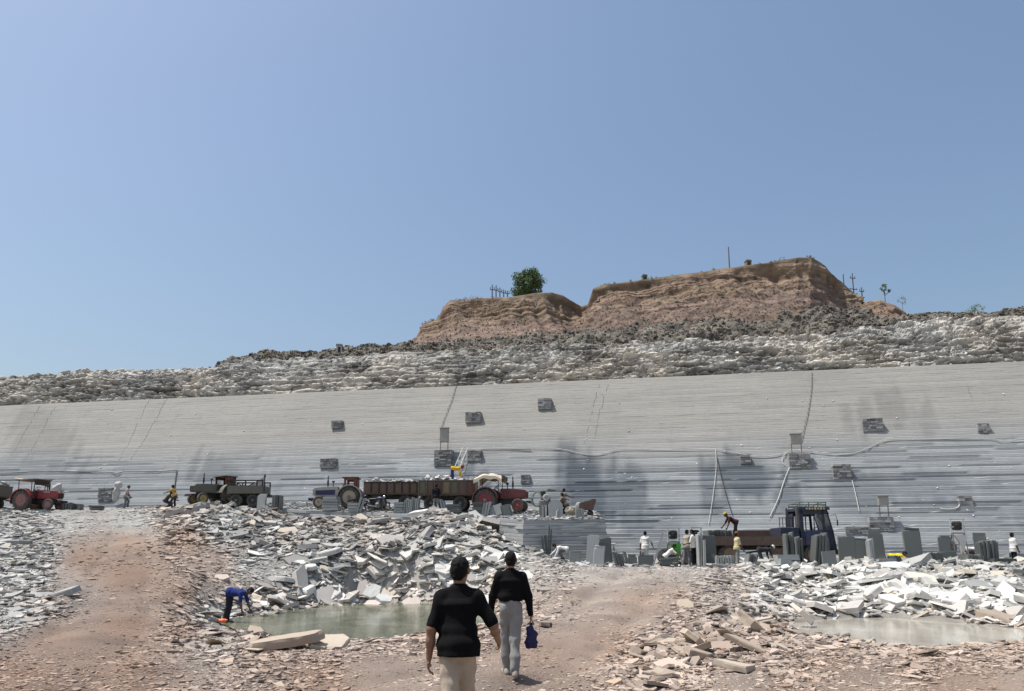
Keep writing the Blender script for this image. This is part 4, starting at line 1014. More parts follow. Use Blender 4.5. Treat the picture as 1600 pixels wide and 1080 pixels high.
STAND = ((4, 3), (-5, 4)); HANG = ((5, 8, 12), (-2, 8, 14)); REACH = ((8, 6, 10), (20, 6, 12))
W_ = [
 # place, turn, label, shirt, trousers, extras   (turn 0 looks away from us, -90 looks right, 90 left)
 (gpt(357, 24.2), -95, 'worker in royal blue shirt bending down at the edge of the green pond', BLUE, ('charcoal', (.025, .025, .03)), dict(lean=92, legs=((-6, 2), (-2, 6)), arms=((12, 6, 10), (2, 6, 14)), head=(10, 0), sleeve='short')),
 (gpt(194, 55), -70, 'worker in pale shirt standing by the tarpaulin bundle below the left quarry face', ('dusty_pink', (.40, .34, .31)), GREY, dict(lean=18, legs=((35, 40), (10, 20)), arms=REACH)),
 (gpt(257, 52.0), -80, 'worker in dark brown clothes crouching at the top of the rubble bank', ('brown', (.07, .05, .04)), DGREY, dict(lean=35, legs=((75, 105), (65, 110)), arms=((50, 6, 20), (60, 6, 30)))),
 (gpt(272, 52.0), 80, 'worker in yellow ochre shirt stooping at the top of the rubble bank', ('ochre', (.42, .27, .08)), DGREY, dict(lean=22, legs=((30, 45), (10, 20)), arms=((60, 6, 10), (20, 8, 20)))),
 (bpt(681, 46.0), 15, 'worker in black shirt and grey trousers standing beside the painted trailers', ('soot', (.015, .015, .018)), ('ash', (.22, .22, .21)), dict(lean=2, legs=((6, 4), (-16, 6)), arms=HANG, height=1.76)),
 ((bpt(706, 47.6)[0], 47.6, float(bz(47.6)) + 1.72), -90, 'worker in yellow shirt and red cap bending over on the loaded trailer', ('mustard', (.60, .38, .02)), NAVY, dict(lean=88, legs=((-8, 4), (6, 10)), arms=((6, 6, 8), (16, 6, 8)), cap=('red', (.30, .04, .03)), sleeve='long')),
 (bpt(879, 46.0), -60, 'taller of two workers sitting behind the round-topped stone on the bench', ('dun', (.20, .17, .14)), DGREY, dict(lean=12, legs=((60, 95), (55, 95)), arms=((40, 10, 30), (60, 8, 20)))),
 (bpt(885, 45.0), 70, 'lower of two workers sitting behind the round-topped stone on the bench', ('umber', (.16, .12, .09)), DGREY, dict(lean=25, legs=((85, 120), (80, 120)), arms=((40, 10, 30), (60, 8, 20)))),
 (gpt(885, 39.6), 95, 'worker in white shirt crouching at the foot of the stone bench', WHITE, GREY, dict(lean=78, legs=((92, 118), (80, 118)), arms=((20, 6, 10), (40, 6, 12)), head=(10, 0), sleeve='long')),
 (gpt(1009, 40.0), -25, 'worker all in white walking before the sawn face', WHITE, ('off_white', (.52, .52, .50)), dict(lean=5, legs=((10, 6), (-6, 6)), arms=((-4, 16, 10), (22, 26, 10)), long_shirt=True)),
 (gpt(1041, 38.2), -100, 'worker in white vest sitting low behind the stacked dark slabs', WHITE, DGREY, dict(lean=45, legs=((95, 125), (90, 125)), arms=((30, 6, 20), (50, 6, 20)))),
 (gpt(1074, 37.6), -60, 'worker in tan shirt standing beside the man in white shirt', ('tan', (.36, .31, .24)), GREY, dict(lean=4, legs=((-10, 4), (8, 5)), arms=((10, 12, 50), (30, 8, 60)), height=1.76, head=(6, 0))),
 (gpt(1085, 36.6), 60, 'worker in white shirt and black trousers standing with his side to us', WHITE, ('ink', (.012, .012, .014)), dict(lean=3, legs=((3, 3), (-4, 3)), arms=((15, 8, 60), (6, 8, 20)), height=1.74, head=(10, 0))),
 ((gpt(1153, 40)[0], 40.0, gpt(1153, 40)[2] + 1.25), 90, 'worker in dark red shirt and yellow cap bending on the truck bed', ('maroon', (.055, .025, .02)), ('slate', (.05, .055, .06)), dict(lean=58, legs=((14, 16), (-2, 10)), arms=((14, 6, 8), (28, 6, 10)), cap=('lime_yellow', (.42, .36, .04)))),
 (gpt(1153, 37.6), -80, 'worker in pale yellow shirt standing beside the truck bed', ('cream', (.50, .44, .25)), ('ash', (.22, .22, .21)), dict(lean=3, legs=((4, 3), (-3, 4)), arms=((5, 6, 14), (12, 6, 20)), cap=('rust', (.20, .07, .05)), height=1.72)),
 (gpt(1188, 37.4), -90, 'worker with white scarf and black clothes bending beside the truck', ('black_white', (.03, .03, .032)), DGREY, dict(lean=85, legs=((20, 30), (4, 16)), arms=((6, 6, 10), (20, 6, 10)), head=(12, 0), cap=('white', (.62, .61, .58)))),
 (gpt(1393, 36.2), -100, 'worker in bright yellow shirt crouching between the dark standing slabs', ('bright_yellow', (.75, .50, .01)), DGREY, dict(lean=82, legs=((100, 130), (92, 130)), arms=((30, 6, 10), (50, 6, 12)), head=(5, 0), sleeve='long')),
 (gpt(1512, 38.0), -90, 'worker in white shirt stooping over a short row of slabs at right', WHITE, GREY, dict(lean=88, legs=((70, 90), (60, 90)), arms=((20, 6, 10), (35, 6, 10)), head=(5, 0), sleeve='long')),
 (gpt(1587, 38.0), -90, 'worker in white shirt standing alone at the right edge', WHITE, ('soot', (.015, .015, .018)), dict(lean=0, legs=((4, 3), (-4, 4)), arms=((0, 8, 8), (6, 8, 10)), long_shirt=True)),
]
for loc, turn, label, sh, tr, kw in W_: person(loc, R(turn), label, sh, tr, group='quarry workers', **kw)
# ------------------------------------------------------------------ vehicles: local +X forward, +Z up
RUBBER = paint('worn_tyre', (0.055, 0.05, 0.045), 0.9, 0.55, (0.26, 0.22, 0.18), 0, 5, 0.3)
DARK = paint('dark_metal', (0.025, 0.024, 0.023), 0.6, 0.3, (0.10, 0.085, 0.07), 0.2)
STEEL = paint('worn_steel', (0.20, 0.19, 0.18), 0.55, 0.5, (0.16, 0.11, 0.08), 0.4)
RED = paint('faded_red_paint', (0.23, 0.022, 0.025), 0.5, 0.35, (0.18, 0.11, 0.09))
DRED = paint('dark_red_paint', (0.13, 0.022, 0.022), 0.55, 0.4, (0.16, 0.11, 0.09))
BLUEP = paint('tractor_blue_paint', (0.014, 0.02, 0.085), 0.5, 0.3, (0.16, 0.14, 0.13))
TBLUE = paint('truck_blue_paint', (0.012, 0.020, 0.045), 0.6, 0.75, (0.075, 0.065, 0.058))
WHITEP = paint('off_white_paint', (0.55, 0.54, 0.50), 0.5, 0.3, (0.35, 0.3, 0.25))
CREAM = paint('cream_tarpaulin', (0.56, 0.48, 0.37), 0.85, 0.4, (0.38, 0.3, 0.23), 0, 4, 0.3)
OLIVE = paint('olive_grey_paint', (0.13, 0.125, 0.10), 0.75, 0.5, (0.2, 0.17, 0.14))
RUST = paint('rusty_brown_board', (0.13, 0.085, 0.062), 0.85, 0.5, (0.22, 0.17, 0.13))
YELP = paint('faded_yellow_paint', (0.34, 0.25, 0.07), 0.7, 0.5, (0.18, 0.12, 0.08))
GLASS = paint('dusty_glass', (0.35, 0.38, 0.38), 0.15, 0.3, (0.4, 0.38, 0.35))
GREENP = paint('bright_green_sheet', (0.10, 0.50, 0.05), 0.5, 0.15, (0.2, 0.4, 0.1))
BLK = paint('black_vinyl', (0.012, 0.012, 0.012), 0.6, 0.2, (0.05, 0.045, 0.04))

def wheel(parent, x, y, r, w, rim_mat, lugs=True, name='wheel'):
    t = MB().lathe((0, 0, 0), (0, 1, 0), [(-w / 2, r * .62), (-w / 2, r * .88), (-w * .36, r * .97), (0, r), (w * .36, r * .97), (w / 2, r * .88), (w / 2, r * .62), (0, r * .58)], 26, True)
    if lugs:
        for k in range(18):
            a = 2 * math.pi * k / 18
            for sy in (-1, 1):
                aa = a + (0.17 if sy > 0 else 0)
                t.box((math.cos(aa) * r * .985, sy * w * .24, math.sin(aa) * r * .985), (.05, w * .5, .07), (0, -aa, sy * .5))
    o = t.build(name, RUBBER, parent, True, (x, y, r))
    s = 1 if y > 0 else -1
    m = MB().lathe((0, 0, 0), (0, 1, 0), [(-w * .30, r * .64), (-w * .28, r * .56), (-w * .05 * s, r * .5), (w * .06 * s, r * .22), (w * .10 * s, r * .20), (w * .28, r * .56), (w * .30, r * .64)] if False else [(-w * .42, r * .64), (-w * .30, r * .55), (-w * .12, r * .50), (w * .12, r * .50), (w * .30, r * .55), (w * .42, r * .64)], 22)
    m.build('rim', rim_mat, o, True)
    h = MB().lathe((0, 0, 0), (0, 1, 0), [(-w * .52, r * .10), (-w * .50, r * .17), (w * .50, r * .17), (w * .52, r * .10)], 12)
    for k in range(6):
        a = k * math.pi / 3; h.box((math.cos(a) * r * .32, s * w * .18, math.sin(a) * r * .32), (.04, w * .3, .04))
    h.build('hub', STEEL, o, True)
    return o
def arc(cx, cz, r, a0, a1, n): return [(cx + r * math.cos(R(a0 + (a1 - a0) * i / n)), cz + r * math.sin(R(a0 + (a1 - a0) * i / n))) for i in range(n + 1)]

def tractor(loc, rz, label, body, canopy='frame', rim=None, fender=None, nose_panel=None, writing=False):
    t = empty('tractor', loc, rz, label, 'tractor', 'quarry tractors'); rim = rim or body; fender = fender or body
    for s in (-1, 1):
        wheel(t, 0, s * .72, .70, .36, rim); wheel(t, 1.95, s * .60, .39, .20, rim, False)
    MB().box((.95, 0, .62), (2.3, .34, .34), bev=.05).box((.15, 0, .75), (.8, .5, .5), bev=.08).box((0, 0, .70), (.24, 1.2, .24), bev=.05).build('chassis', DARK, t)
    MB().box((1.95, 0, .45), (.14, 1.1, .14), bev=.03).box((2.1, 0, .52), (.3, .3, .22)).build('front_axle', DARK, t)
    prof = [(.82, .82), (2.36, .82), (2.42, .95), (2.40, 1.22), (2.30, 1.33), (1.6, 1.40), (.82, 1.43)]
    hd = MB().prism(prof, -.29, .29).build('hood', body, t)
    for s in (-1, 1):
        MB().prism([(1.0, .88), (2.25, .88), (2.25, 1.16), (1.0, 1.22)], s * .292, s * .302).build('side_panel', nose_panel or body, hd)
    if writing:
        for k in range(5): MB().box((1.32 + .1 * k, -.306, 1.28), (.06, .006, .06)).build('letter', WHITEP, hd)
        for k in range(5): MB().box((1.32 + .1 * k, .306, 1.28), (.06, .006, .06)).build('letter', WHITEP, hd)
    MB().box((2.42, 0, 1.04), (.03, .46, .36)).build('grille', BLK, hd)
    for s in (-1, 1): MB().lathe((2.42, s * .19, 1.24), (1, 0, 0), [(0, .07), (.035, .065), (.05, .03)], 12).build('headlight', GLASS, hd)
    MB().box((2.62, 0, .60), (.10, .9, .16), bev=.02).box((2.5, .25, .62), (.25, .06, .1)).box((2.5, -.25, .62), (.25, .06, .1)).build('bumper', DARK, t)
    MB().tube([(1.55, -.12, 1.36), (1.55, -.12, 2.05), (1.52, -.12, 2.16)], [.035, .035, .028], 8).lathe((1.55, -.12, 1.5), (0, 0, 1), [(0, .04), (.03, .06), (.35, .06), (.38, .04)], 10).build('exhaust', DARK, t, True)
    MB().tube([(1.15, .18, 1.4), (1.15, .18, 1.68)], .03, 8).lathe((1.15, .18, 1.68), (0, 0, 1), [(0, .05), (.02, .09), (.10, .09), (.14, .04)], 12).build('air_filter', DARK, t, True)
    for s in (-1, 1):
        a = arc(0, .70, .80, 200, 10, 12); b = arc(0, .70, .74, 10, 200, 12)
        MB().prism(a + b, s * .52, s * .95).prism(arc(0, .70, .76, 195, 12, 12) , s * .50, s * .54).build('fender', fender, t)
    MB().box((-.05, 0, 1.12), (.5, .5, .12), bev=.04).box((-.30, 0, 1.36), (.10, .48, .42), (0, -.15, 0), bev=.04).build('seat', BLK, t)
    MB().tube([(.78, 0, 1.25), (.52, 0, 1.52)], .025, 8).build('steering_column', DARK, t)
    sw = MB(); n = 18; ax = Vector((-.7, 0, .73)).normalized(); a1 = Vector((0, 1, 0)); b1 = ax.cross(a1)
    sw.tube([Vector((.5, 0, 1.54)) + (a1 * math.cos(2 * math.pi * k / n) + b1 * math.sin(2 * math.pi * k / n)) * .2 for k in range(n + 1)], .016, 6, False)
    for k in range(3): sw.tube([(.5, 0, 1.54), Vector((.5, 0, 1.54)) + (a1 * math.cos(2.1 * k) + b1 * math.sin(2.1 * k)) * .2], .012, 5)
    sw.build('steering_wheel', BLK, t, True)
    MB().box((.45, 0, .78), (.7, 1.0, .05)).box((.62, .48, .55), (.3, .1, .04)).box((.62, -.48, .55), (.3, .1, .04)).build('foot_plate', DARK, t)
    MB().box((-.75, 0, .50), (.7, .10, .08)).box((-.35, 0, .55), (.3, .5, .1)).build('drawbar', DARK, t)
    if canopy == 'tarp':
        p = MB()
        for x, y in ((-.55, -.6), (-.55, .6), (.78, -.52), (.78, .52)): p.tube([(x * .95, y, .95), (x, y, 2.12)], .022, 6)
        for y in (-.6, .6): p.tube([(-.55, y, 2.12), (.1, y, 2.3), (.78, y * .9, 2.12)], .02, 6); p.tube([(-.5, y, 1.5), (.2, y, 2.1)], .014, 5); p.tube([(.78, y * .88, 1.6), (.25, y, 2.1)], .014, 5)
        p.build('canopy_post', DARK, t)
        xs = np.linspace(-.75, 1.0, 12); ys = np.linspace(-.78, .78, 9); V = []; 
        for x in xs:
            for y in ys:
                z = 2.36 - .30 * ((x - .1) / .9) ** 2 * (1 if x < .1 else .75) - .16 * (y / .78) ** 4 + .025 * math.sin(x * 9 + y * 5); V.append((x, y, z))
        V2 = [(x, y, z - .035) for x, y, z in V]; n1 = len(xs); n2 = len(ys); Fq = [tuple(q) for q in grid_faces(n1, n2)]
        cv_ = MB().add(V, Fq).add(V2, [q[::-1] for q in Fq])
        for s in (-1, 1):                                          # hanging side flaps
            e = [V[i * n2 + (0 if s < 0 else n2 - 1)] for i in range(n1)]; lw = [(x, y * 1.01, z - .20 - .04 * math.sin(7 * x)) for x, y, z in e]
            cv_.add(e + lw, [(i, i + 1, n1 + i + 1, n1 + i) for i in range(n1 - 1)])
        cv_.build('canopy', CREAM, t)
        MB().prism([(.98, 1.98), (1.04, 1.98), (1.04, 2.2), (.98, 2.22)], -.74, .74).build('canopy_front', BLK if False else RUST, t)
    elif canopy == 'flat':
        p = MB()
        for x, y in ((-.5, -.6), (-.5, .6), (.7, -.52), (.7, .52)): p.tube([(x * .9, y, .95), (x, y, 2.1)], .03, 6)
        p.build('canopy_post', DARK, t)
        MB().box((.15, 0, 2.16), (1.75, 1.5, .07), (0, -.03, 0), bev=.02).build('canopy', RUST, t)
        MB().box((-.6, 0, 2.2), (.7, 1.3, .14), (0, .12, .1), bev=.05).build('folded_sheet', CREAM, t)
        MB().box((.86, 0, 1.95), (.06, 1.3, .34), (0, .3, 0)).build('sun_visor', DARK, t)
    else:                                                           # low boxed cab of rusty red sheet
        c = MB()
        for s in (-1, 1):
            c.box((-.30, s * .62, 1.55), (.16, .05, .75)).box((.32, s * .62, 1.55), (.14, .05, .75)).box((0, s * .62, 1.30), (.75, .05, .28)).box((0, s * .62, 1.90), (.8, .05, .16))
        c.box((-.40, 0, 1.6), (.05, 1.2, .6)).build('cab_side', paint('rust_red_sheet', (.17, .05, .035), .7, .5, (.12, .09, .07)), t)
        MB().box((0, 0, 2.0), (1.05, 1.4, .06), bev=.02).build('cab_roof', DARK, t)
    return t

def trailer(loc, rz, label, L=3.4, side='painted', H=.62, body=RUST, load=True, zb=.92):
    t = empty('trailer', loc, rz, label, 'trailer', 'quarry trailers'); W = 1.9
    wr = .46
    for x in (L * .25, -L * .28):
        for s in (-1, 1): wheel(t, x, s * .72, wr, .24, DARK, False)
    MB().box((L * .25, 0, wr), (.12, 1.4, .12)).box((-L * .28, 0, wr), (.12, 1.4, .12)).build('axle', DARK, t)
    c = MB()
    for s in (-1, 1): c.box((0, s * .42, zb - .14), (L, .10, .16))
    for k in range(5): c.box((-L / 2 + .2 + k * (L - .4) / 4, 0, zb - .05), (.1, W * .95, .08))
    c.box((L / 2 + .55, 0, zb - .26), (1.2, .10, .10), (0, .2, 0)).build('chassis', DARK, t)
    MB().box((0, 0, zb + .03), (L, W, .06)).build('floor', RUST, t)
    pal_ = [paint('trailer_red', (.14, .055, .045), .8, .85, (.15, .12, .09), 0, 9), paint('trailer_ochre', (.25, .19, .10), .8, .85, (.12, .09, .065), 0, 9), paint('trailer_green', (.12, .11, .07), .8, .85, (.2, .16, .11), 0, 9), RUST]
    n = 7
    for s in (-1, 1):
        b = MB().box((0, s * W / 2, zb + .06 + H / 2), (L, .05, H)); bo = b.build('side_board', body if side != 'painted' else RUST, t)
        for k in range(n):
            x = -L / 2 + (k + .5) * L / n
            MB().box((x, s * (W / 2 + .035), zb + .06 + H / 2), (L / n * .78, .022, H * .82), bev=.008).build('panel', (pal_[(k * 5 + int(L * 3)) % 4] if side == 'painted' else body), bo)
            MB().box((x - L / n / 2 + .01, s * (W / 2 + .055), zb + .06 + H / 2), (.055, .06, H * 1.02)).build('rib', DARK if side != 'painted' else pal_[2], bo)
        MB().box((0, s * (W / 2 + .04), zb + .06 + H + .02), (L + .04, .1, .05)).build('top_rail', STEEL if side == 'painted' else DARK, bo)
    for x in (-L / 2, L / 2): MB().box((x, 0, zb + .06 + H / 2), (.05, W, H)).box((x, 0, zb + .06 + H), (.08, W, .05)).build('end_board', body if side != 'painted' else pal_[1], t)
    if load:
        n_ = 150; r = np.random.default_rng(int(abs(loc[0]) * 10)); C = np.stack([r.uniform(-L / 2 + .2, L / 2 - .2, n_), r.uniform(-W / 2 + .15, W / 2 - .15, n_), zb + H * r.uniform(.6, 1.32, n_)], -1)
        C[:, 2] += .12 * np.cos(C[:, 1] * 1.6); m = Matrix.LocRotScale(Vector(loc), __import__('mathutils').Euler((0, 0, rz)), None); C = np.array([m @ Vector(c) for c in C])
        sz = r.uniform(.10, .30, n_); V, Fq, per = stones(C, unit(np.array([0, 0, 1.]) + r.normal(size=(n_, 3)) * .4), sz, sz * r.uniform(.25, .6, n_), 3)
        col = np.repeat(np.stack([g * np.array([1, .985, .95]) for g in r.uniform(.38, .68, n_)]), per, 0)
        o = obj_np('stone_load', V, Fq, M_RUB, None, False, {'col': col}); tag(o, 'load of broken pale stone heaped in the ' + label.split(' trailer')[0] + ' trailer', 'stone load', kind='stuff')
        mb = MB().box((0, 0, zb + H * .45), (L - .15, W - .15, H * .8)).build('rubble_core', M_SLAB_G, t)
    return t

# left: red tractor with grey trailer
tractor(bpt(46, 54.5)[:2] + (tz1(bpt(46, 54.5)[0], 54.5),), R(-8), 'red tractor with flat dark canopy at the far left', RED, 'flat', rim=paint('pink_red_rim', (.28, .10, .09), .6, .4), writing=True)
tl = gpt(-34, 55.0); trailer(tl, R(-6), 'olive grey ribbed trailer behind the far left tractor', 3.4, 'plain', .75, OLIVE, True)
# half hidden old tractor and trailer above the rubble bank
tractor(bpt(350, 52.4), R(232), 'dusty yellow wheeled old tractor half hidden by the rubble bank', OLIVE, 'frame', rim=YELP)
def tipper():
    t = empty('trailer', bpt(388, 51.2), R(2), 'empty dark tipping trailer with open sides above the rubble bank', 'trailer', 'quarry trailers')
    for x in (-.6, .5):
        for s in (-1, 1): wheel(t, x, s * .7, .42, .22, DARK, False)
    MB().box((0, 0, .75), (3.0, .9, .16)).build('chassis', DARK, t)
    for s in (-1, 1):
        MB().box((0, s * .9, 1.12), (2.3, .05, .52)).build('side_board', OLIVE, t)
        f = MB().box((0, s * .9, 1.72), (2.3, .06, .08))
        for x in (-1.12, -.75, 0, .75, 1.12): f.box((x, s * .9, 1.52), (.08, .06, .38))
        f.box((-.4, s * .9, 1.46), (.5, .05, .06), (0, .6, 0)).box((.4, s * .9, 1.46), (.5, .05, .06), (0, -.6, 0)).build('top_frame', DARK, t)
    MB().box((-1.15, 0, 1.12), (.05, 1.8, .52)).box((1.15, 0, 1.12), (.05, 1.8, .52)).build('end_board', OLIVE, t)
    MB().box((0, 0, .88), (2.3, 1.8, .06)).build('floor', RUST, t)
    MB().tube([(1.25, -.9, .9), (1.25, -.9, 2.15)], .035, 6).box((1.25, -.9, 2.0), (.12, .12, .1)).build('corner_post', DARK, t)
    MB().prism([(.35, 1.4), (1.22, 1.4), (1.22, 1.95)], -.9, -.87).build('corner_sheet', paint('grey_pink_sheet', (.35, .32, .31), .7, .3), t)
tipper()
# blue tractor and two painted trailers, red tractor
tractor(bpt(548, 49.6), R(180 + 3), 'blue tractor with low rusty red cab facing left', paint('pale_fender', (.40, .37, .31), .6, .4), 'cab', rim=paint('beige_rim', (.42, .34, .24), .7, .4), fender=paint('pale_fender', (.40, .37, .31), .6, .4), nose_panel=BLUEP)
trailer(bpt(612, 48.8), R(183), 'rusty brown trailer heaped with stone behind the blue tractor', 3.35, 'plain', .68, RUST)
trailer(bpt(700, 47.5), R(-3), 'red and ochre painted trailer heaped with stone behind the red canopied tractor', 3.4, 'painted', .84)
tractor(bpt(763, 46.4), R(-12), 'dark red tractor with cream tarpaulin canopy facing right', DRED, 'tarp', rim=RED, nose_panel=DRED)

def motorcycle(loc, rz):
    t = empty('motorcycle', loc, rz, 'black and blue motorcycle parked beside the rusty trailer', 'motorcycle')
    for x in (-.62, .66):
        o = MB().lathe((0, 0, 0), (0, 1, 0), [(-.045, .25), (-.05, .285), (0, .305), (.05, .285), (.045, .25)], 24, True).build('tyre', RUBBER, t, True, (x, 0, .305))
        r_ = MB().lathe((0, 0, 0), (0, 1, 0), [(-.02, .24), (-.02, .262), (.02, .262), (.02, .24)], 24, True)
        for k in range(10): a = k * math.pi / 5; r_.tube([(0, 0, 0), (math.cos(a) * .25, 0, math.sin(a) * .25)], .006, 4)
        r_.build('rim', STEEL, o, True)
    MB().tube([(-.62, 0, .305), (-.15, 0, .38), (.12, 0, .45), (.42, 0, .9)], .028, 6).tube([(-.6, 0, .72), (-.1, 0, .75), (.42, 0, .9)], .024, 6).tube([(-.62, .07, .305), (-.5, .07, .72)], .02, 6).tube([(-.62, -.07, .305), (-.5, -.07, .72)], .02, 6).build('frame', DARK, t, True)
    MB().tube([(.66, .07, .305), (.42, .07, .95)], .022, 6).tube([(.66, -.07, .305), (.42, -.07, .95)], .022, 6).build('fork', STEEL, t, True)
    MB().tube([(.30, -.34, 1.02), (.40, -.18, 1.0), (.40, .18, 1.0), (.30, .34, 1.02)], .014, 6).build('handlebar', DARK, t, True)
    s = Solid((-.3, -.25, .6), (.5, .25, 1.1), .02); s.ell((.16, 0, .82), (.24, .13, .12), .02); V, Q = s.mesh(); obj_np('fuel_tank', V, Q, BLUEP, t, True)
    MB().box((-.3, 0, .80), (.62, .22, .10), bev=.04).build('seat', BLK, t)
    MB().box((.05, 0, .42), (.32, .24, .30), bev=.05).lathe((.1, 0, .58), (0.3, 0, 1), [(0, .09), (.18, .09)], 10).build('engine', STEEL, t)
    MB().tube([(.15, -.14, .5), (.05, -.16, .32), (-.7, -.18, .42)], [.02, .025, .04], 8).build('exhaust', STEEL, t, True)
    MB().lathe((.50, 0, .92), (1, 0, -.1), [(-.05, .05), (0, .085), (.05, .08)], 12).build('headlight', GLASS, t, True)
    MB().prism(arc(.66, .305, .35, 150, 30, 8) + arc(.66, .305, .33, 30, 150, 8), -.06, .06).prism(arc(-.62, .305, .36, 170, 40, 8) + arc(-.62, .305, .34, 40, 170, 8), -.07, .07).build('mudguard', BLUEP, t)
motorcycle(bpt(589, 46.9), R(-25))

def truck(loc, rz):
    t = empty('flatbed_truck', loc, rz, 'old blue flatbed truck loaded with dark slabs, cab to the right', 'truck')
    zb = 1.15; L = 3.9; x0 = -5.2; W = 2.2                           # bed from x0 to x0 + L, cab ahead of it
    for x in (-4.0, .15):
        for s in (-1, 1): wheel(t, x, s * .86, .50, .28, paint('rusty_rim', (.24, .16, .10), .8, .5), False)
    for s in (-1, 1): wheel(t, -4.0, s * .60, .50, .24, DARK, False)
    c = MB()
    for s in (-1, 1): c.box((-2.2, s * .42, .82), (6.2, .10, .20))
    for x in (-4.0, .15): c.box((x, 0, .5), (.16, 1.7, .16))
    c.build('chassis', DARK, t)
    MB().box((-1.5, -.8, .62), (.9, .35, .42), bev=.06).build('fuel_tank', RUST, t)
    MB().tube([(-3.2, -.9, .55), (-1.6, -.95, .85)], .05, 6).build('side_guard', DARK, t)
    MB().box((x0 + L / 2, 0, zb), (L, W, .10)).build('bed_floor', RUST, t)
    for s in (-1, 1): MB().box((x0 + L / 2, s * W / 2, zb - .02), (L, .06, .42)).build('side_board', RUST, t)
    MB().box((x0 + L * .72, W / 2, zb + .36), (L * .5, .06, .34)).build('far_board', RUST, t)
    hb = MB().box((-.98, 0, zb + .30), (.95, W * .96, .62), bev=.03).build('headboard', TBLUE, t)
    st = MB()
    for k in range(6): st.box((-1.35 + .16 * k, -.6, zb + .85), (.03, .03, .45))
    st.box((-.95, -.6, zb + 1.06), (.9, .03, .03)).build('headboard_stake', DARK, hb)
    # cab: posts and panels with open windows
    cx0, cx1 = -.45, 1.05; cw = 1.05; z0, z1, zw = .80, 2.58, 1.62
    cab = MB()
    nose = [(cx0, z0), (cx1 + .12, z0), (cx1 + .10, zw), (cx0, zw)]
    for s in (-1, 1):
        cab.prism([(cx0, z0 + .1), (-.25, z0 + .1), (-.25, zw), (cx0, zw)], s * cw, s * (cw - .05))
        cab.prism([(.72, z0), (cx1 + .14, z0), (cx1 + .08, zw), (.70, zw)], s * cw, s * (cw - .05))
        cab.prism([(cx0, zw), (cx0 + .16, zw), (cx0 + .16, z1), (cx0, z1)], s * cw, s * (cw - .06))
        cab.prism([(.66, zw), (.78, zw), (.74, z1), (.62, z1)], s * cw, s * (cw - .06))
        cab.prism([(cx1 + .03, zw), (cx1 + .09, zw), (cx1 - .14, z1), (cx1 - .22, z1)], s * cw, s * (cw - .06))
        cab.prism([(cx0, 2.36), (cx1 - .05, 2.36), (cx1 - .16, z1), (cx0, z1)], s * cw, s * (cw - .05))
    cab.box((cx0 + .03, 0, 1.25), (.06, 2.05, .9)).box((cx0 + .03, .6, 2.0), (.06, .8, .9)).box((cx0 + .03, -.85, 2.0), (.06, .35, .9))
    cab.build('cab', TBLUE, t)
    for s in (-1, 1):
        d = MB().prism([(-.22, z0 + .12), (.68, z0 + .12), (.66, zw), (-.22, zw)], s * (cw + .012), s * (cw - .03)).build('door', paint('faded_door', (.035, .05, .12), .6, .6, (.15, .09, .06)), t)
        MB().box((.5, s * (cw + .03), 1.5), (.14, .03, .03)).build('handle', STEEL, d)
        f = MB().box((-.18, s * (cw - .02), 2.0), (.05, .03, .75)).box((.24, s * (cw - .02), 2.0), (.04, .03, .75)).box((.2, s * (cw - .02), 2.36), (.9, .03, .05)).build('window_frame', BLK, d)
    MB().prism([(cx1 + .14, z0 - .1), (cx1 + .22, z0 - .05), (cx1 + .10, zw), (cx1 + .02, zw)], -cw, cw).build('front_panel', TBLUE, t)
    MB().prism([(cx1 + .07, zw), (cx1 + .085, zw), (cx1 - .155, z1 - .18), (cx1 - .17, z1 - .18)], -cw + .07, cw - .07).build('windscreen', GLASS, t)
    MB().box((cx1 + .26, 0, .62), (.14, 2.2, .24), bev=.04).build('bumper', BLK, t)
    for s in (-1, 1): MB().lathe((cx1 + .2, s * .75, 1.0), (1, 0, 0), [(0, .11), (.03, .10), (.05, .05)], 12).build('headlight', GLASS, t)
    MB().prism([(cx0 - .02, z1 - .02), (cx1 - .1, z1 - .02), (cx1 - .2, z1 + .10), (cx0 - .02, z1 + .10)], -cw - .03, cw + .03).build('roof', TBLUE, t)
    vis_ = MB().box((.35, -cw - .045, z1 + .04), (1.35, .02, .15)).build('name_board', paint('navy_name_board', (.03, .03, .06), .6, .3), t)
    for k in range(7): MB().box((-.1 + .14 * k, -cw - .060, z1 + .04), (.085, .008, .07 + .03 * (k % 2))).build('letter', paint('pale_yellow_paint', (.55, .46, .2), .6, .2), vis_)
    rk = MB()
    for s in (-1, 1):
        rk.box((.25, s * .95, z1 + .34), (1.35, .04, .04)).box((.25, s * .95, z1 + .22), (1.35, .03, .06))
        for x in (-.4, .05, .5, .9): rk.box((x, s * .95, z1 + .22), (.04, .04, .26))
    for x in (-.4, .9): rk.box((x, 0, z1 + .34), (.04, 1.9, .04))
    rk.build('roof_rack', paint('green_grey_paint', (.14, .17, .13), .7, .4), t)
    MB().box((-.55, -.9, 1.75), (.10, .06, 2.0)).box((-.55, .9, 1.75), (.10, .06, 2.0)).build('rear_post', STEEL, t)
    MB().tube([(cx1, -cw, 2.3), (cx1 + .2, -cw - .2, 2.32), (cx1 + .25, -cw - .22, 2.05)], .015, 5).box((cx1 + .25, -cw - .22, 1.95), (.04, .14, .26), bev=.015).build('mirror', BLK, t)
    MB().box((.1, .3, 1.35), (.5, .5, .14), bev=.04).box((-.15, .3, 1.7), (.12, .5, .55), bev=.04).box((.1, -.45, 1.35), (.5, .5, .14), bev=.04).build('seat', BLK, t)
    MB().lathe((.62, .35, 1.72), (-.5, 0, .85), [(-.01, .19), (0, .21), (.01, .19)], 18, True).tube([(.62, .35, 1.72), (.85, .35, 1.4)], .02, 6).build('steering_wheel', BLK, t)
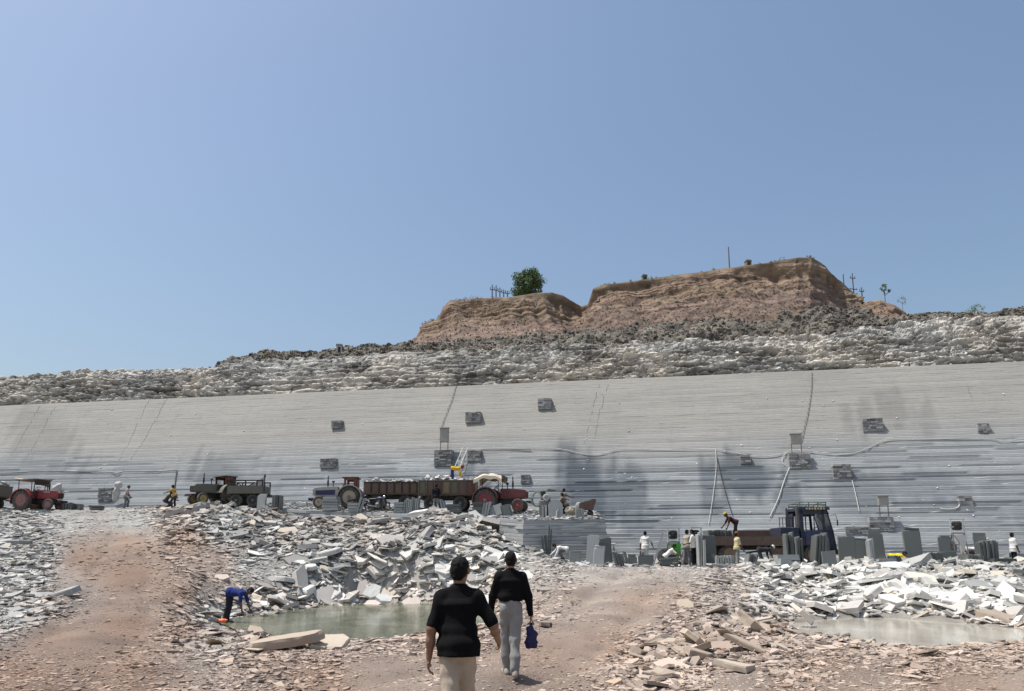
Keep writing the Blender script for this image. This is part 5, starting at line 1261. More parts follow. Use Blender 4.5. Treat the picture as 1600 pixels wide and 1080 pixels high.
    for s in (-1, 1): MB().prism(arc(.15, .5, .62, 170, 10, 10) + arc(.15, .5, .57, 10, 170, 10), s * .72, s * 1.04).build('wheel_arch', BLK, t)
    return t
TRK = gpt(1259, 39.6); truck(TRK, R(-4)).scale = (1.0, 1.0, 1.08)
# ------------------------------------------------------------------ dressed slabs, stood up, leaned or stacked
def slab_mesh(mat, seed):
    r = random.Random(seed); V = []
    for z in (-.5, .5):
        for x, y in ((-.5, -.5), (.5, -.5), (.5, .5), (-.5, .5)): V.append((x + r.uniform(-.035, .035), y, z + r.uniform(-.03, .03)))
    m = MB().add(V, [(3, 2, 1, 0), (4, 5, 6, 7), (0, 1, 5, 4), (1, 2, 6, 5), (2, 3, 7, 6), (3, 0, 4, 7)])
    me = bpy.data.meshes.new('stone_slab'); me.from_pydata(m.v, [], m.f); me.update(); me.materials.append(mat); return me
SM = {k: [slab_mesh(m, 50 + i) for i in range(5)] for k, m in (('D', M_CUT), ('L', M_CUTL))}
def slab(loc, size, rot, label, group, tone='D'):
    o = bpy.data.objects.new('stone_slab', random.choice(SM[tone])); COL.objects.link(o)
    o.location = loc; o.scale = size; o.rotation_euler = rot
    return tag(o, label, 'stone slab', group, 'thing')
def row(mode, x0, x1, yt, d, n, label, lean=0.0, tone='D', z=None, yb=None, yaw=0.0, deep=None):
    """a stack filling picture columns x0..x1, up to row yt, d metres ahead, standing on the ground there"""
    xm = (x0 + x1) / 2; base = gpt(xm, d, z); k = ppm(xm, yt, d)
    zb = base[2] if yb is None else PV(xm, yb, d).z
    H = max(PV(xm, yt, d).z - zb, .12); Wd = (x1 - x0) / k
    if mode == 'edge':                                              # seen on edge, side by side
        t = Wd / n; run = Wd
        dx = math.tan(R(lean)) * H
        for i in range(n):
            x = base[0] - Wd / 2 + (i + .5) * t; hh = H * random.uniform(.86, 1.02) / max(math.cos(R(lean)), .6); ln = R(lean + random.uniform(-1.5, 1.5))
            slab((x - math.sin(ln) * hh / 2 * 0, d + random.uniform(-.06, .06), zb + hh / 2 * math.cos(ln)), (deep or .55, t * .72, hh), (0, 0, 0), label, label.split(',')[0] if False else 'row: ' + label, tone)
            o = COL.objects[-1]; o.rotation_euler = (Matrix.Rotation(R(yaw), 3, 'Z') @ Matrix.Rotation(-ln, 3, 'Y') @ Matrix.Rotation(R(90), 3, 'Z')).to_euler()
    elif mode == 'face':                                            # broad side to us, one behind the other
        for i in range(n):
            t = .06; w2 = Wd * (1 if i == 0 else random.uniform(.82, 1.0)); hh = H * (1 if i == n - 1 else random.uniform(.80, .98)) / math.cos(R(9))
            o = slab((base[0] + random.uniform(-.04, .04) + (.05 * i), d + .09 * i + math.sin(R(9)) * hh / 2, zb + hh / 2 * math.cos(R(9))), (w2, t, hh), (0, 0, 0), label, 'row: ' + label, tone)
            o.rotation_euler = (Matrix.Rotation(R(yaw), 3, 'Z') @ Matrix.Rotation(R(lean), 3, 'Y') @ Matrix.Rotation(R(-9 - random.uniform(-2, 2)), 3, 'X')).to_euler()
    else:                                                           # lying flat in a pile
        t = H / n
        for i in range(n):
            slab((base[0] + random.uniform(-.04, .04) * Wd, d + random.uniform(-.05, .05), zb + t * (i + .5)), (Wd * random.uniform(.9, 1.02), t and (deep or .6), t * .86), (R(random.uniform(-1, 1)), R(lean + random.uniform(-1.5, 1.5)), R(yaw + random.uniform(-4, 4))), label, 'row: ' + label, tone)
B = lambda d: float(bz(d))
ROWS = [
 # right floor
 ('edge', 1227, 1240, 829, 36.6, 4, 'tall green-grey slab on edge before the truck door', 0),
 ('edge', 1242, 1254, 839, 36.4, 3, 'shorter grey slab on edge beside the tall ones before the truck', 0),
 ('edge', 1272, 1290, 829, 36.2, 4, 'grey slab on edge leaning left before the truck front wheel', -8),
 ('face', 1286, 1300, 840, 36.8, 2, 'small grey slab standing behind the leaning ones at the truck nose', 4),
 ('face', 1288, 1312, 861, 34.9, 1, 'low grey block standing on the heap before the truck nose', 0),
 ('face', 1314, 1340, 838, 36.6, 3, 'broad grey-green slab standing right of the truck', 4),
 ('face', 1337, 1358, 841, 37.4, 3, 'dark slab standing behind the broad grey-green one', 2),
 ('edge', 1357, 1365, 839, 36.2, 2, 'pale slab on edge beside the dark standing slab', 0, 'L'),
 ('face', 1361, 1385, 830, 37.0, 3, 'tall dark slab standing near the worker in bright yellow', 2),
 ('flat', 1371, 1399, 873, 35.2, 3, 'thin pale slab lying in a low pile before the tall dark slab', 0, 'L'),
 ('edge', 1396, 1408, 866, 35.2, 3, 'dark slab on edge leaning by the worker in bright yellow', 25),
 ('face', 1417, 1446, 824, 36.2, 4, 'dark slab in the tallest stack, in the middle of the right yard', 3),
 ('edge', 1450, 1472, 863, 34.9, 6, 'grey slab leaning in the short row before the right yard', 18),
 ('face', 1471, 1490, 836, 37.0, 4, 'dark slab leaning right beside the white machine', 8),
 ('face', 1472, 1497, 861, 35.6, 2, 'wide low slab standing before the leaning dark slabs', 0),
 ('face', 1530, 1551, 833, 37.4, 2, 'dark slab standing left of the worker at the right edge', 0),
 ('edge', 1531, 1560, 843, 36.4, 7, 'grey slab on edge in the row before the right edge worker', 0),
 ('edge', 1507, 1534, 866, 35.6, 7, 'short slab on edge in the row under the stooping worker', 0),
 ('flat', 1545, 1585, 872, 36.0, 2, 'flat slab lying behind the heap near the right edge', 0),
 ('flat', 1566, 1600, 864, 38.6, 2, 'pale flat slab lying at the foot of the face near the right edge', 0, 'L'),
 # middle of the floor
 ('face', 916, 935, 836, 38.6, 2, 'large pale grey slab standing right of the stone bench', 3, 'L'),
 ('face', 936, 955, 841, 39.2, 3, 'dark grey slab standing before the white topped machine', 0),
 ('face', 927, 943, 853, 37.4, 2, 'square grey slab propped before the large pale one', 6, 'L'),
 ('edge', 959, 981, 862, 36.6, 5, 'grey slab in the leaning row near the middle of the yard', 16),
 ('face', 981, 995, 867, 36.8, 2, 'small grey block beside the leaning row of slabs', 0),
 ('face', 998, 1022, 868, 37.4, 2, 'low grey slab on edge behind the leaning long slab', 0),
 ('flat', 1028, 1060, 871, 36.4, 5, 'dark slab in the sagging pile before the sitting worker', -4),
 ('edge', 1090, 1096, 829, 36.2, 2, 'very tall thin slab standing on edge beside the two workers', 0, 'L'),
 ('edge', 1098, 1103, 838, 36.0, 1, 'tall pale slab standing on edge right of the two workers', 0, 'L'),
 ('face', 1100, 1120, 838, 37.0, 1, 'blue-grey slab with worn face standing at the truck tail', 0),
 ('face', 1103, 1117, 866, 36.0, 2, 'low grey block standing below the truck tail', 0),
 ('edge', 1119, 1147, 868, 36.3, 7, 'short grey slab in the row under the truck bed', 0, 'L'),
 ('flat', 1108, 1142, 881, 35.2, 2, 'thin flat slab lying on chips below the truck tail', 3, 'L'),
 ('edge', 1166, 1181, 865, 35.6, 4, 'grey slab leaning left in the short row by the bending worker', -14),
 ('flat', 1210, 1248, 866, 36.0, 2, 'long pale slab laid flat before the truck', 0, 'L'),
 ('flat', 1216, 1234, 872, 35.0, 2, 'pale block lying at the top of the white heap', 0, 'L'),
 # at the foot of the bench
 ('edge', 846, 856, 836, 40.6, 2, 'tall rough slab leaning on the stone bench', 4),
 ('edge', 856, 862, 822, 40.4, 2, 'tallest narrow slab leaning on the stone bench', -4),
 ('face', 825, 844, 853, 39.8, 1, 'low slab propped at the corner of the stone bench', 8),
 ('edge', 814, 820, 856, 39.6, 2, 'short slab on edge at the left corner of the stone bench', 8),
 ('face', 890, 908, 861, 39.0, 2, 'dark low block beside the crouching worker in white', 0),
 ('edge', 1000, 1006, 861, 38.0, 2, 'small upright slab behind the walking worker in white', 0),
]
for rw in ROWS:
    m, x0, x1, yt, d, n, lab, ln = rw[:8]; row(m, x0, x1, yt, d, n, lab, ln, rw[8] if len(rw) > 8 else 'D', yaw=random.uniform(-8, 8))
# the long slab leaned up as half of a tent, and the pile it leans on
p = gpt(1029, 36.6); o = slab((p[0], p[1], p[2] + .80), (.30, .09, 1.72), (0, R(17), R(90)), 'long thin slab leaning steeply like a tent pole before the sitting worker', None, 'L')
o.rotation_euler = (Matrix.Rotation(R(19), 3, 'Y') @ Matrix.Rotation(R(80), 3, 'Z')).to_euler()
# slabs standing on the truck bed
tz_bed = TRK[2] + 1.20
kb = ppm(1120, 830, 39.6)
for i in range(15):
    x = gpt(1107 + i * 2.55, 39.6)[0]; hh = .56 + .03 * random.random()
    o = slab((x, 39.7, tz_bed + hh / 2), (1.1, .055, hh), (0, 0, 0), 'dark slab standing in the row loaded on the truck bed', 'row: slabs on the truck bed'); o.rotation_euler = (Matrix.Rotation(R(-7 - random.random() * 3), 3, 'Y') @ Matrix.Rotation(R(90), 3, 'Z')).to_euler()
BROWS = [
 ('face', 400, 413, 772, 49.6, 3, 'rounded grey block beside the half hidden trailer', 0, 'L'),
 ('edge', 426, 440, 772, 49.4, 4, 'grey slab on edge left of the blue tractor', 0),
 ('flat', 505, 530, 776, 47.9, 5, 'pale slab in the pile before the blue tractor', 0, 'L'),
 ('edge', 559, 568, 776, 46.8, 2, 'grey slab leaning left beside the motorcycle', -14, 'L'),
 ('flat', 544, 560, 786, 46.9, 3, 'thin slab in the pile under the blue tractor wheel', 0, 'L'),
 ('flat', 616, 632, 785, 46.0, 4, 'thin slab in the flat pile under the rusty trailer', 0, 'L'),
 ('edge', 632, 655, 778, 45.9, 8, 'grey slab on edge in the row before the trailers', -4, 'L'),
 ('edge', 689, 697, 779, 45.1, 2, 'slab leaning right beside the standing worker in black', 14, 'L'),
 ('flat', 698, 721, 788, 45.0, 5, 'thin slab in the pile behind the rubble bank', 0),
 ('flat', 738, 758, 785, 44.3, 6, 'slab in the broad pile below the canopied tractor', 0),
 ('edge', 754, 766, 784, 44.2, 3, 'slab on edge leaning left below the canopied tractor', -12, 'L'),
 ('face', 766, 784, 788, 44.0, 3, 'tilted slab propped before the canopied tractor', -16, 'L'),
 ('face', 784, 797, 788, 44.0, 3, 'tilted slab propped at the canopied tractor front wheel', -14),
 ('edge', 846, 855, 788, 43.4, 2, 'upright slab under the white pulley of the pump', 0, 'L'),
 ('edge', 869, 874, 796, 42.7, 2, 'short upright slab before the round-topped stone', 0, 'L'),
 ('edge', 899, 913, 794, 42.9, 5, 'short slab on edge near the right end of the bench', 0, 'L'),
]
for rw in BROWS:
    m, x0, x1, yt, d, n, lab, ln = rw[:8]; row(m, x0, x1, yt, d, n, lab, ln, rw[8] if len(rw) > 8 else 'D', z=B(d), yaw=random.uniform(-8, 8))
for (x0, x1, yt, d, lab) in ((100, 116, 786, 54.4, 'dark grey slab in the low row right of the far left tractor'), (118, 128, 788, 54.6, 'small dark slab on edge in the middle of the low left row'), (142, 160, 790, 54.6, 'dark green slab lying at the foot of the left face')):
    row('edge' if x0 < 140 else 'flat', x0, x1, yt, d, 4 if x0 < 140 else 2, lab)
# round-topped stone on the bench
q = bpt(868, 43.2); s_ = MB().prism([(-.40, 0), (.42, 0)] + arc(.01, .58, .41, 0, 180, 14), -.05, .05)
ro = s_.build('round_topped_stone', M_CUTL); ro.location = q; ro.rotation_euler = (R(-6), 0, R(6)); tag(ro, 'grey round-topped stone slab standing on the bench', 'stone slab', kind='thing')

# big single stones near us
def big_stone(name, pts, th, loc, rot, mat, label):
    V = []; n = len(pts)
    for z, k in ((-th / 2, 1.02), (th * .25, 1.0), (th / 2, .95)): V += [(x * k, y * k, z + random.uniform(-.04, .04) * th * 2) for x, y in pts]
    m = MB().add(V, [tuple(range(n - 1, -1, -1)), tuple(range(2 * n, 3 * n))] + [(r_ * n + i, r_ * n + (i + 1) % n, (r_ + 1) * n + (i + 1) % n, (r_ + 1) * n + i) for r_ in (0, 1) for i in range(n)])
    o = m.build(name, mat); import bmesh
    bm = bmesh.new(); bm.from_mesh(o.data); bmesh.ops.triangulate(bm, faces=bm.faces); bmesh.ops.subdivide_edges(bm, edges=bm.edges, cuts=2, use_grid_fill=True)
    co = np.array([tuple(v.co) for v in bm.verts]); sc_ = np.abs(co).max(); q_ = co / sc_
    for a_, (f_, am) in enumerate(((2.5, .035), (7.0, .016))):
        for ax_ in range(3): co[:, ax_] += sc_ * am * fbm(q_[:, 0] * f_ + 9 * ax_, q_[:, 1] * f_, q_[:, 2] * f_ + loc[0], 2, 5 + ax_) * (1.0 if ax_ < 2 else .5)
    for v, c_ in zip(bm.verts, co): v.co = c_
    bm.to_mesh(o.data); bm.free(); o.data.update()
    o.location = loc; o.rotation_euler = rot; return tag(o, label, 'stone slab', kind='thing')
big_stone('long_stone_block', [(-.58, -.14), (.1, -.21), (.5, -.18), (.66, .05), (.36, .18), (-.46, .2), (-.64, .02)], .16, gpt(447, 14.0)[:2] + (tz1(gpt(447, 14.0)[0], 14.0) + .12,), (R(8), R(-8), R(14)), M_SLAB_T, 'long tan stone block lying on the near shore of the green pond')
big_stone('cracked_stone_slab', [(-.28, -.2), (.22, -.24), (.34, .05), (.2, .22), (-.22, .24), (-.36, .02)], .08, gpt(517, 14.3)[:2] + (tz1(gpt(517, 14.3)[0], 14.3) + .12,), (R(26), R(-4), R(5)), M_SLAB_T, 'flat tan slab beside the long stone block, tilted towards us')
big_stone('stone_slab_piece', [(-.16, -.12), (.10, -.2), (.18, .1), (-.1, .2)], .06, gpt(494, 14.1)[:2] + (tz1(gpt(494, 14.1)[0], 14.1) + .08,), (R(20), R(10), R(40)), M_SLAB_T, 'small tan slab piece between the long block and the flat tan slab')
for k, (x, y_, d, sz, rt, lab, mt) in enumerate([(698, 823, 40.6, .42, (35, 6, 10), 'squarish grey boulder near the top of the rubble bank', M_SLAB_G), (745, 806, 41.6, .5, (58, 10, 16), 'large pale slab leaning up below the canopied tractor', M_SLAB_W), (655, 800, 42.0, .62, (10, -14, 20), 'big flat pale slab jutting from the crest of the rubble bank', M_SLAB_W), (680, 838, 39.0, .4, (40, 20, 60), 'grey block in the middle of the rubble bank', M_SLAB_G), (545, 895, 33.6, 0.46, (48, 6, 14), 'upright pale square slab in the heap behind the green pond', M_SLAB_W), (582, 925, 31.8, 0.46, (50, -22, 12), 'cream square slab tilted on its corner above the green pond', M_SLAB_W), (600, 935, 31.4, 0.37, (38, 5, 30), 'wide cream slab at the water line of the green pond', M_SLAB_W), (755, 905, 31.2, 0.59, (38, -34, 30), 'long pale slab tilted down between the two walking men', M_SLAB_W), (820, 898, 29.5, .42, (30, 14, 10), 'white block at the end of the heap right of the walking men', M_SLAB_W), (1408, 905, 28.6, .62, (50, 8, 18), 'large cream slab standing up in the white heap', M_SLAB_W), (1440, 902, 29.0, .75, (14, 4, 8), 'thick white slab lying across the top of the white heap', M_SLAB_W), (1380, 915, 28.0, .5, (52, -12, 10), 'pale grey jagged slab standing in the white heap', M_SLAB_G), (1412, 936, 26.0, .6, (50, 8, 40), 'pointed pale slab leaning in the middle of the white heap', M_SLAB_W), (1535, 920, 27.0, .85, (16, 6, 4), 'wide grey sided slab lying in the white heap near the right edge', M_SLAB_G), (1496, 958, 23.2, .62, (24, -8, 30), 'cream slab lying on the far shore of the milky pond', M_SLAB_W), (1560, 970, 21.6, .75, (12, 10, 8), 'dark sided slab overhanging the milky pond at right', M_SLAB_T), (1255, 960, 20.6, .5, (34, 30, 40), 'white slab sliding down towards the milky pond', M_SLAB_W), (1085, 1000, 13.6, .36, (26, 30, 50), 'long tan slab tilted in the brown bank', M_SLAB_T), (1170, 1018, 12.6, .42, (16, 18, 24), 'broad tan slab at the foot of the brown bank', M_SLAB_T), (1090, 1022, 12.2, .34, (14, 4, 70), 'thick tan slab lying low in the brown bank', M_SLAB_T), (1180, 978, 15.2, .48, (28, 34, 30), 'big tan slab tilted right at the edge of the milky pond', M_SLAB_T), (1150, 1040, 11.2, .30, (8, 6, 20), 'flat tan slab lying nearest the camera in the brown bank', M_SLAB_T)]):
    pt = PV(x, y_, d); r = random.Random(k); n = r.randint(4, 6); P2 = [(math.cos(2 * math.pi * (i + r.uniform(-.3, .3)) / n) * sz * r.uniform(.85, 1.1), math.sin(2 * math.pi * (i + r.uniform(-.3, .3)) / n) * sz * .75 * r.uniform(.85, 1.1)) for i in range(n)]
    zt = tz1(pt.x, pt.y)
    big_stone('large_broken_slab', P2, sz * r.uniform(.16, .34), (pt.x, pt.y, max(zt + sz * .22, pt.z)if pt.z < zt + 1.0 else zt + sz * .3), tuple(R(v) for v in rt), mt, lab)

# ------------------------------------------------------------------ dry stone platforms on the face
M_DRY = attr_stone('dry_stone', 0.9, 12.0, 0.03, 0.5)
nWall = (WN + Vector((0, 0, LEAN))).normalized()
def platform(xc, yc, w_px, h_px, label):
    c = wall_at(xc, yc + h_px / 2); k = ppm(xc, yc, c.y); W_, H_ = w_px / k, h_px / k
    s0 = wall_s(c); z0 = c.z; V = []; Fq = []; C = []
    r = random.Random(int(xc * 7 + yc)); z = 0; m = MB(); cols = []
    while z < H_ - .02:
        h = min(r.uniform(.09, .20), H_ - z); x = -W_ / 2
        while x < W_ / 2 - .02:
            l = min(r.uniform(.18, .60), W_ / 2 - x); out = .12 + r.uniform(-.04, .05)
            a = len(m.v)
            # each stone reaches back into the leaning face
            P8 = []
            for (ss, zz, oo) in ((x + .008, z + .006, out), (x + l - .008, z + .006, out), (x + l - .008, z + h - .006, out - .01), (x + .008, z + h - .006, out - .01)):
                b = WA + WD * (s0 + ss) - WN * (LEAN * z0) + WN * oo; P8.append(Vector((b.x, b.y, z0 + zz)))
            depth = LEAN * (z + h) + .35
            back = [p - WN * depth for p in P8]
            m.add(P8 + back, [(0, 1, 2, 3), (7, 6, 5, 4), (0, 4, 5, 1), (1, 5, 6, 2), (2, 6, 7, 3), (3, 7, 4, 0)])
            g = r.uniform(.17, .40); cols += [(g, g * 1.0, g * .97)] * 8
            x += l
        z += h
    Va = np.array([tuple(v) for v in m.v])
    o = obj_np('stone_platform', Va, np.array(m.f), M_DRY, None, False, {'col': np.array(cols)})
    return tag(o, label, 'stone platform', 'dry stone platforms on the quarry face')
for a in ((526, 663, 17, 12, 'small dry stone platform high on the face, leftmost of the upper ones'), (512, 724, 25, 15, 'dry stone platform on the face above the blue tractor'), (739, 652, 24, 17, 'dry stone platform high on the face above the canopied tractor'), (851, 631, 21, 18, 'highest dry stone platform on the face, right of centre line'), (692, 716, 28, 26, 'large dry stone platform under the switch box above the painted trailers'), (741, 712, 22, 17, 'dry stone platform just right of the ladder on the face'), (821, 749, 14, 14, 'small low dry stone platform right of the canopied tractor'), (1364, 664, 30, 21, 'wide dry stone platform high on the right face'), (1537, 669, 17, 16, 'dry stone platform high on the face near the right edge'), (1250, 720, 32, 24, 'large dry stone platform under the grey box above the truck'), (1316, 737, 27, 24, 'coarse dry stone platform up and right of the truck cab'), (1509, 784, 20, 17, 'small dry stone platform low on the right face'), (1378, 819, 36, 23, 'broad dry stone platform low on the face under the panel on legs'), (1340, 829, 36, 12, 'low dry stone wall joined left of the broad platform'), (164, 773, 24, 22, 'dry stone platform beside the tarpaulin bundle on the left face'), (1165, 718, 16, 14, 'rough stone patch on the face left of the grey box')):
    platform(*a)
GREYB = paint('grey_sheet_metal', (0.33, 0.32, 0.29), 0.6, 0.4, (0.25, 0.22, 0.19))
def box_on_legs(x, yt, yb, w_px, leg_px, label, mat=GREYB):
    c = wall_at(x, yb, .35); k = ppm(x, yb, c.y); h = (yb - yt - leg_px) / k; lg = leg_px / k; w_ = w_px / k
    t = empty('switch_box', (c.x, c.y - .2, c.z), math.atan2(WD.y, WD.x), label, 'switch box')
    MB().box((0, 0, lg + h / 2), (w_, .22, h), bev=.02).box((0, 0, lg + h + .02), (w_ * 1.12, .34, .04)).build('cabinet', mat, t)
    MB().box((0, -.117, lg + h / 2), (w_ * .86, .012, h * .88)).build('door', mat, t)
    for s in (-1, 1): MB().box((s * w_ * .42, 0, lg / 2 - .2), (.05, .05, lg + .4)).build('leg', STEEL, t)
box_on_legs(696, 674, 701, 14, 5, 'grey switch box on short legs above the large platform in the centre')
box_on_legs(1242, 684, 708, 17, 8, 'grey switch box above the truck where the hoses meet')
box_on_legs(1377, 781, 807, 15, 12, 'square panel on two legs standing on the broad low platform')
# tarpaulin bundle by the left platform
s = Solid((-.7, -.5, -.1), (.7, .5, 1.6), .035); s.chain([((0, 0, 0), .22, .2), ((.05, 0, .6), .26, .24), ((.1, 0, .9), .2, .2)], (1, 0, 0), .05).ell((.12, 0, 1.15), (.28, .24, .26), .05).ripple(.06, 5, 4, 3)
V, Q = s.mesh(); tb = obj_np('tarpaulin_bundle', V, Q, paint('pale_tarpaulin', (.48, .46, .43), .8, .4, (.3, .28, .26), 0, 4, .3), None, True); pw = wall_at(186, 782, .2); tb.location = (pw.x, pw.y - .3, pw.z - .1); tag(tb, 'pale tarpaulin bundle standing at the foot of the left face', 'tarpaulin')
s = Solid((-.6, -.5, -.1), (.6, .5, .9), .035); s.ell((0, 0, .3), (.32, .26, .3), .05).ell((.15, 0, .5), (.22, .2, .2), .1).ripple(.06, 5, 4, 8)
V, Q = s.mesh(); tb = obj_np('covered_motor', V, Q, MATS['pale_tarpaulin'], None, True); pw = wall_at(91, 768, .1); tb.location = (pw.x, pw.y - .2, pw.z - .1); tag(tb, 'motor wrapped in pale sheet behind the far left tractor', 'motor')

# ------------------------------------------------------------------ hoses, cables, ropes and joints on the face
HOSE = paint('pale_hose', (0.55, 0.54, 0.50), 0.6, 0.35, (0.35, 0.33, 0.3)); CABLE = paint('black_cable', (0.03, 0.03, 0.032), 0.6, 0.3)
def smooth_path(pts, n=6):
    out = []
    for i in range(len(pts) - 1):
        p0 = pts[max(i - 1, 0)]; p1 = pts[i]; p2 = pts[i + 1]; p3 = pts[min(i + 2, len(pts) - 1)]
        for k in range(n):
            t = k / n; out.append(0.5 * ((2 * p1) + (p2 - p0) * t + (2 * p0 - 5 * p1 + 4 * p2 - p3) * t * t + (3 * p1 - p0 - 3 * p2 + p3) * t ** 3))
    return out + [pts[-1]]
def hose(pts, r, mat, name, label, cat, out=.10):
    P3 = smooth_path([wall_at(x, y, out) for x, y in pts])
    o = MB().tube(P3, r, 6).build(name, mat, None, True); return tag(o, label, cat)
hose([(728, 702), (790, 702), (868, 702), (900, 708), (922, 711), (945, 709), (968, 703), (1040, 703), (1118, 703)], .020, HOSE, 'water_hose', 'long pale hose sagging across the middle of the face', 'hose')
hose([(1118, 703), (1145, 708), (1180, 714), (1212, 712), (1240, 705), (1262, 706), (1300, 710), (1335, 709), (1362, 698), (1388, 688), (1450, 687), (1540, 687), (1565, 690), (1600, 688), (1660, 690)], .020, HOSE, 'water_hose', 'long pale hose rising across the right part of the face', 'hose')
hose([(1118, 703), (1119, 730), (1116, 760), (1112, 790), (1107, 820)], .020, HOSE, 'water_hose', 'pale hose hanging straight down behind the truck bed', 'hose')
hose([(1120, 715), (1128, 750), (1136, 780), (1144, 806)], .028, CABLE, 'cable', 'thin dark cable slanting down to the man on the truck bed', 'cable')
hose([(1231, 706), (1222, 718), (1226, 728), (1240, 726), (1252, 712), (1248, 703)], .020, HOSE, 'hose_loop', 'loop of pale hose hanging at the box above the truck', 'hose')
hose([(1236, 726), (1226, 750), (1216, 780), (1203, 808)], .03, HOSE, 'water_hose', 'pale hose slanting down left behind the blue truck', 'hose')
hose([(1498, 790), (1494, 795), (1480, 797), (1468, 796)], .035, HOSE, 'water_hose', 'short hose end by the small low platform', 'hose')
hose([(1331, 752), (1336, 772), (1342, 800)], .025, HOSE, 'cable', 'thin pale line hanging from the coarse platform', 'cable')
hose([(0, 741), (40, 739), (52, 738), (110, 738), (170, 739), (182, 742), (196, 738), (240, 738), (277, 736)], .03, CABLE, 'cable', 'dark cable running along the left face', 'cable')
hose([(-60, 742), (0, 741)], .03, CABLE, 'cable', 'end of the dark cable leaving the left edge', 'cable') if False else None
hose([(277, 736), (275, 752), (272, 778)], .04, CABLE, 'cable', 'dark pole-like cable dropping to the workers on the left', 'cable')
hose([(752, 703), (790, 703), (830, 704)], .02, CABLE, 'cable', 'thin cable beside the pale hose right of the ladder', 'cable')
def rope(pts, label):
    """a knotted rope down the face: cord and knots"""
    P3 = smooth_path([wall_at(x, y, .08) for x, y in pts], 8)
    t = MB().tube(P3, .018, 5).build('hanging_rope', paint('grey_rope', (0.22, 0.21, 0.20), 0.9, .3), None, True); tag(t, label, 'rope')
    kn = MB()
    L = sum((P3[i + 1] - P3[i]).length for i in range(len(P3) - 1)); n = int(L / .42); acc = 0; nxt = .2
    for i in range(len(P3) - 1):
        seg = (P3[i + 1] - P3[i]).length
        while acc + seg > nxt:
            p_ = P3[i].lerp(P3[i + 1], (nxt - acc) / seg); kn.box(p_, (.08, .05, .09), (.3, .2, .6), bev=.02); nxt += .42
        acc += seg
    kn.build('knots', MATS['grey_rope'], t)
rope([(1268, 582), (1267, 610), (1262, 645), (1256, 670), (1252, 692)], 'knotted rope hanging down the face to the grey box at right')
rope([(713, 600), (706, 625), (696, 650), (690, 668), (687, 690)], 'knotted rope hanging down the face in the centre')
# ladder by the centre platform
lt, lb = wall_at(728, 703, .25), wall_at(716, 738, .5)
ld = empty('ladder', lb, 0, 'pale ladder with tangled hose leaning on the face above the painted trailer', 'ladder'); ax = (lt - lb)
for s in (-1, 1): MB().tube([Vector((s * .18, 0, 0)), Vector((s * .18, 0, 0)) + ax], .03, 6).build('rail', HOSE, ld)
for k in range(6): c_ = ax * ((k + .6) / 6.5); MB().tube([c_ + Vector((-.18, 0, 0)), c_ + Vector((.18, 0, 0))], .018, 5).build('rung', STEEL, ld)
# open vertical joints: short dark notches stepping from course to course
def joint(pts, wob=1.2, prob=.85, w_=.009):
    m = MB(); r = random.Random(int(pts[0][0]))
    for (xa, ya), (xb, yb) in zip(pts[:-1], pts[1:]):
        n = max(2, int(abs(yb - ya) / 5.5))
        for i in range(n):
            if r.random() > prob: continue
            x = xa + (xb - xa) * i / n + r.uniform(-wob, wob); y = ya + (yb - ya) * i / n
            a = wall_at(x, y, .022); b = wall_at(x + (xb - xa) / n * .7, y + (yb - ya) / n * .95, .022); d_ = b - a
            m.add([a - WD * w_, a + WD * w_, b + WD * w_ * .6, b - WD * w_ * .6] + [q_ - nWall * .12 for q_ in (a - WD * w_, a + WD * w_, b + WD * w_ * .6, b - WD * w_ * .6)], [(0, 1, 2, 3), (7, 6, 5, 4), (0, 4, 5, 1), (1, 5, 6, 2), (2, 6, 7, 3), (3, 7, 4, 0)])
    return m.build('open_joint', paint('joint_dark', (0.21, 0.21, 0.205), 0.95, .3, (.2, .2, .19)), face)
for pts in ([(233, 621), (200, 690), (172, 745), (155, 770)], [(260, 620), (225, 685), (188, 738)], [(60, 634), (35, 680), (10, 722)], [(84, 636), (55, 690), (20, 745)], [(966, 706), (970, 760), (966, 805)], [(975, 720), (978, 780), (972, 800)], [(936, 600), (920, 660), (912, 700)], [(1128, 745), (1136, 775), (1143, 805)], [(1240, 735), (1224, 765), (1200, 815)], [(700, 740), (680, 760), (668, 775)], [(1512, 602), (1517, 622)], [(950, 600), (935, 650), (928, 690)], [(1334, 755), (1340, 795)]):
    joint(pts)['kind'] = 'stuff'
# chips and scabs left on the ledges
r = np.random.default_rng(9); n_ = 200
cx = r.uniform(-60, 1660, n_); cy = r.uniform(600, 860, n_); keep = cy > 640 - cx * .04; cx = cx[keep]; cy = cy[keep]
C = np.array([tuple(wall_at(a, b, .035)) for a, b in zip(cx, cy)]); sz = r.uniform(.03, .10, len(C)) ; V, Fq, per = stones(C, unit(np.array(nWall) + np.array([0, 0, .5]) + r.normal(size=(len(C), 3)) * .15), sz, sz * .15 + .01, 4, aspect=r.uniform(.25, .6, len(C)))
o = obj_np('ledge_chips', V, Fq, M_RUB, face, False, {'col': np.repeat(r.uniform(.5, .75, len(C))[:, None] * np.array([1, 1, .97]), per, 0)}); o['kind'] = 'stuff'

